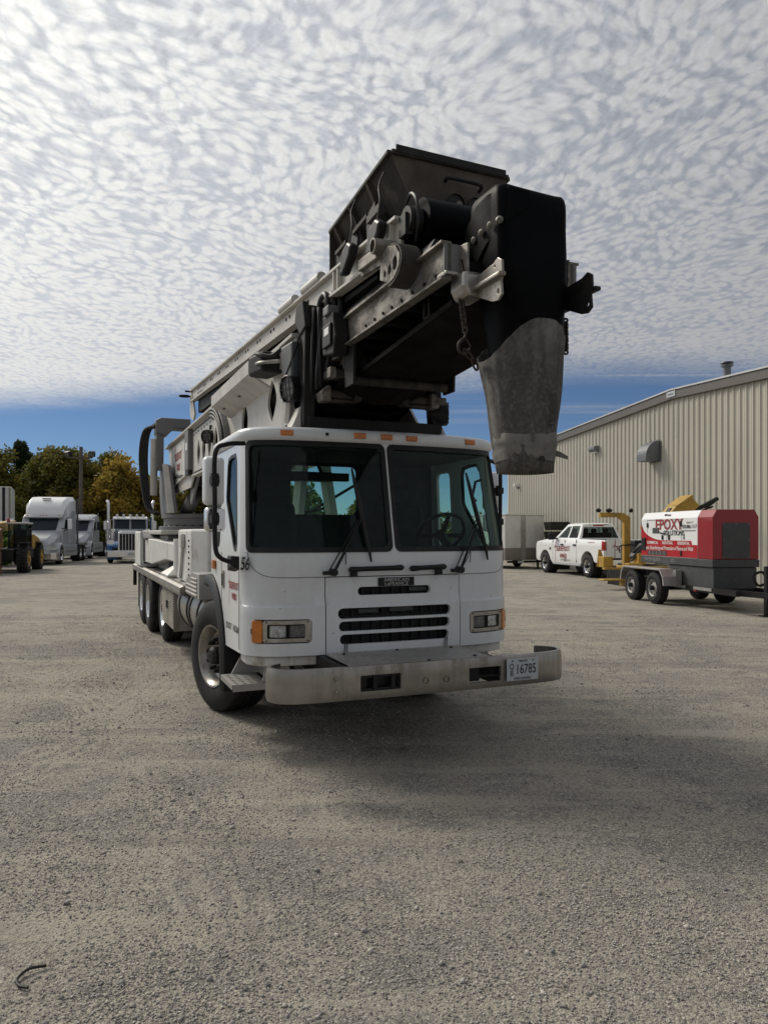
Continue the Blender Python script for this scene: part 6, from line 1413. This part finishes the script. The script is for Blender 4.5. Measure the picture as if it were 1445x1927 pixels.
    O('fifth_wheel', MB().cyl((0,5.6,1.0),(0,5.6,1.16),.5,18), M['dark_steel'], t)
    O('quarter_fender', MB().box(-1.22,-.7,4.5,7.1,1.06,1.10).box(.7,1.22,4.5,7.1,1.06,1.10), M['black'], t)
aero_tractor('white road tractor with tall sleeper roof fairing beside the telehandler', (-19.25, 41.5, 0), 11.3, True, 'silver_paint')
aero_tractor('silver low-roof road tractor parked behind the tall white sleeper tractor', (-21.1, 50.6, 0), 11.3, False, 'silver_paint')

def classic_tractor():
    t = thing('road_tractor', 'classic long-nose tractor with upright grille, roof lamps and blue fenders', 'tractor truck', (-15.0, 43.9, 0), 17)
    O('hood', MB().loft([[(-.46,-1.0,.75),(.46,-1.0,.75),(.46,-1.0,1.75),(.40,-1.0,1.83),(-.40,-1.0,1.83),(-.46,-1.0,1.75)],[(-.72,1.3,.9),(.72,1.3,.9),(.72,1.3,1.85),(.6,1.3,1.95),(-.6,1.3,1.95),(-.72,1.3,1.85)]]), M['silver_paint'], t, bevel=.03)
    g_ = E('grille', t)
    O('surround', MB().plate(rrect(-.58,.58,.68,1.80,.10), [rrect(-.50,.50,.76,1.70,.04)], lambda x, z: (x,-1.12,z), lambda x, z: (x,-1.0,z)), M['chrome'], g_, bevel=.01)
    O('core', MB().box(-.5,.5,-1.06,-1.04,.76,1.70), M['vent'], g_)
    for i in range(5): O('bar', MB().box(-.34+.17*i-.012,-.34+.17*i+.012,-1.085,-1.062,.76,1.70), M['chrome'], g_)
    O('bumper', MB().loft([[(-1.15,-1.40,.36),(1.15,-1.40,.36),(1.15,-1.40,.74),(-1.15,-1.40,.74)],[(-1.24,-1.2,.36),(1.24,-1.2,.36),(1.24,-1.2,.74),(-1.24,-1.2,.74)],[(-1.24,-1.0,.36),(1.24,-1.0,.36),(1.24,-1.0,.74),(-1.24,-1.0,.74)]]), M['chrome'], t, bevel=.03)
    O('number_plate', MB().box(-.05,.30,-1.425,-1.402,.46,.62), M['plate'], t)
    for s in (-1, 1):
        rg = []
        for a in range(210, -30, -15):
            ca, sa = math.cos(R(a)), math.sin(R(a)); rg.append([(s*.62,.62*ca,.55+.60*sa),(s*1.2,.60*ca,.55+.58*sa),(s*1.22,.66*ca,.55+.66*sa),(s*.62,.70*ca,.55+.72*sa)])
        O('fender', MB().loft(rg), M['blue'], t, smooth=40)
        O('headlight', MB().loft([[(s*1.0+x*.20,-.82,1.22+z*.12) for x, z in rrect(-1,1,-1,1,.5,3)],[(s*1.0+x*.20,-.55,1.22+z*.12) for x, z in rrect(-1,1,-1,1,.5,3)]]), M['chrome'], t, smooth=40)
        wheel(t, (s*1.20, 0, .52), s, .52, .3, .29, M['chrome'], grooves=3, n=28)
        for y in (5.4, 6.7): wheel(t, (s*1.22, y, .52), s, .52, .55, .29, M['dark_steel'], style='drive', grooves=3, n=20)
        st = E('exhaust_stack', t); O('pipe', MB().tube(curve3([(s*1.28,1.95,1.0),(s*1.28,1.95,2.6),(s*1.28,1.95,3.45),(s*1.30,2.02,3.62),(s*1.36,2.14,3.72)],5), .085, 14), M['chrome'], st, smooth=40); O('muffler', MB().cyl((s*1.28,1.95,1.1),(s*1.28,1.95,2.5),.13,16), M['chrome'], st, smooth=40)
        O('air_cleaner', MB().cyl((s*.98,1.15,1.35),(s*.98,1.15,2.0),.19,18), M['chrome'], t, smooth=40)
        m_ = E('mirror', t); O('head', MB().box(s*1.35,s*1.52,1.5,1.56,1.95,2.45), M['chrome'], m_, bevel=.02); O('stay', MB().tube([(s*1.0,1.45,2.55),(s*1.44,1.5,2.52),(s*1.44,1.5,1.88),(s*1.0,1.5,1.85)], .015, 6), M['chrome'], m_)
        O('fuel_tank', MB().cyl((s*.95,1.9,.72),(s*.95,4.2,.72),.33,20), M['chrome'], t, smooth=40)
    O('cab', MB().prism([(1.3,.95),(3.0,.95),(3.0,2.75),(1.55,2.75),(1.35,1.95)], 'x', -1.0, 1.0), M['silver_paint'], t, bevel=.05)
    O('blue_flash', MB().box(.80,1.012,1.62,2.9,1.7,2.72), M['blue'], t)
    for s in (-1, 1): O('windscreen', MB().add([(s*.05,1.338,2.0),(s*.92,1.36,2.0),(s*.90,1.50,2.58),(s*.05,1.478,2.58)], [(0,1,2,3)]), M['glass_black'], t)
    O('sun_visor', MB().prism([(1.25,2.58),(1.52,2.68),(1.52,2.74),(1.25,2.64)], 'x', -.98, .98), M['white_clean'], t)
    for x in (-.75,-.38,0,.38,.75): O('roof_lamp', MB().lathe([(.04,.0),(.075,-.03),(.08,-.14),(.001,-.15)], (x,1.55,2.82), 'y', 12), M['chrome'], t, smooth=40)
    for x in (-.55,.15,.55): O('roof_horn', MB().cyl((x,1.75,2.95),(x,1.6,2.95),.09,12).bar((x,1.8,2.75),(x,1.8,2.95),.03,.03), M['black'], t)
    O('frame_rail', MB().box(-.5,-.4,-.9,7.3,.72,.98).box(.4,.5,-.9,7.3,.72,.98), M['black'], t)
    O('underhood', MB().box(-.9,.9,-.85,1.3,.45,.9), M['black'], t)
classic_tractor()

# ================================================================== telehandler
def telehandler():
    t = thing('telehandler', 'mud-caked yellow telehandler with fork frame and beacon', 'telehandler', (-16.75, 32.6, 0), 15.4)
    for s in (-1, 1):
        for y in (0, 3.2): wheel(t, (s*1.12, y, .62), s, .62, .42, .34, M['yellow'], style='car', grooves=1, n=32, knobs=18, hub_mat=M['yellow'])
    O('chassis', MB().box(-.6,.6,-.6,4.0,.55,1.05).box(-.9,.9,.7,2.5,.6,1.0), M['dark_steel'], t, bevel=.03)
    O('axle', MB().box(-.9,.9,-.12,.12,.5,.74).box(-.9,.9,3.08,3.32,.5,.74), M['dark_steel'], t)
    c = E('cabin', t)
    O('frame', MB().box(.12,.17,.75,.81,1.0,2.15).box(.85,.90,.75,.81,1.0,2.15).box(.12,.17,1.85,1.91,1.0,2.15).box(.85,.90,1.85,1.91,1.0,2.15).box(.1,.92,.7,1.95,1.0,1.12), M['black'], c)
    O('roof', MB().box(.06,.95,.62,1.98,2.15,2.23), M['cream'], c, bevel=.03)
    O('glazing', MB().box(.17,.85,.775,.78,1.12,2.14).box(.868,.872,.81,1.85,1.12,2.14).box(.17,.85,1.875,1.88,1.12,2.14), M['glass_dark'], c)
    O('seat', MB().box(.3,.75,1.3,1.45,1.2,1.9).box(.3,.75,.95,1.35,1.15,1.3), M['seat'], c, bevel=.04)
    b = E('beacon', t); O('base', MB().cyl((.15,.7,2.232),(.15,.7,2.27),.08,12), M['black'], b); O('lens', MB().lathe([(.065,2.272),(.065,2.38),(.04,2.42),(.001,2.425)], (.15,.7,0), 'z', 14), M['red_lens'], b, smooth=40)
    bo = E('boom', t)
    O('outer_tube', MB().bar((-.38,4.1,2.15),(-.38,.2,1.95),.36,.42), M['yellow'], bo, bevel=.02)
    O('inner_tube', MB().bar((-.38,.3,1.955),(-.38,-1.3,1.70),.28,.32), M['yellow'], bo, bevel=.02)
    O('goose_neck', MB().prism([(-1.2,1.85),(-1.0,1.55),(-1.25,.85),(-1.55,.75),(-1.65,.95),(-1.45,1.6)], 'x', -.52, -.24), M['rust_brown'], bo, bevel=.02)
    O('ram', MB().cyl((-.75,3.6,2.3),(-.75,-.1,2.02),.05,12), M['chrome'], bo, smooth=40)
    O('side_arm', MB().prism([(-.3,1.95),(-.7,1.85),(-1.2,1.05),(-1.1,.9),(-.8,1.0),(-.1,1.6)], 'x', .02, .10), M['rust_brown'], bo, bevel=.015)
    O('engine_cover', MB().prism([(.7,1.0),(3.4,1.0),(3.4,1.55),(.9,1.75)], 'x', -1.0, -.62), M['yellow'], t, bevel=.04)
    O('rear_cover', MB().prism([(2.2,1.0),(3.9,1.0),(3.9,1.5),(2.5,1.7)], 'x', -.1, .9), M['yellow'], t, bevel=.04)
    fk = E('fork_frame', t)
    O('carriage', MB().box(-1.05,.35,-1.78,-1.66,.95,1.08).box(-1.05,.35,-1.78,-1.66,.36,.48).box(-1.05,-.95,-1.78,-1.66,.1,1.3).box(.25,.35,-1.78,-1.66,.1,1.1).box(-.1,-.03,-1.76,-1.68,.48,.95).box(-.6,-.53,-1.76,-1.68,.48,.95), M['rust_brown'], fk, bevel=.01)
    for x in (-.8, .1): O('tine', MB().box(x-.07,x+.07,-3.0,-1.70,.10,.15).box(x-.07,x+.07,-1.80,-1.785,.1,1.0), M['dark_steel'], fk)
    O('foot_bar', MB().box(-1.1,.4,-1.95,-1.8,.03,.09), M['rust_brown'], fk, bevel=.01); O('tilt_link', MB().prism([(-1.9,.9),(-1.4,1.3),(-.7,1.25),(-.9,.95)],'x',-1.0,.0), M['rust_brown'], fk, bevel=.01)
    for s in (-1, 1):
        m_ = E('mirror', t); O('head', MB().box(s*1.0-.02,s*1.0+.14,.45,.5,1.6,1.95), M['black'], m_, bevel=.02); O('stay', MB().tube([(s*.85,.75,1.9),(s*1.05,.5,1.8)], .015, 6), M['black'], m_)
    O('front_fender', MB().box(.72,1.12,-.5,.55,1.3,1.34).box(.72,1.12,2.7,3.7,1.3,1.34), M['black'], t)
telehandler()

# ================================================================== container at the far left, wire on the ground
c = thing('box_container', 'pale grey box container behind weeds at the yard edge', 'container', (-23.7, 44.5, 0), 24)
O('body', MB().box(-2.6,1.3,0,4.2,0,4.55), M['box_white'], c, bevel=.03)
for x in (-.6, .5, 1.2): O('door_bar', MB().box(x-.05,x+.05,-.06,-.002,.2,4.5), M['box_grey'], c)
O('door_seal', MB().box(.80,.95,-.05,-.002,.1,4.5), M['black'], c)
wr = O('wire_scrap', MB().tube(curve3([(-1.355,2.99,.012),(-1.41,2.955,.018),(-1.428,2.90,.012),(-1.40,2.86,.01),(-1.36,2.845,.012)], 6), .006, 8), M['hose'], None, smooth=True)
tag(wr, 'short curved piece of black hose lying on the gravel', 'hose')
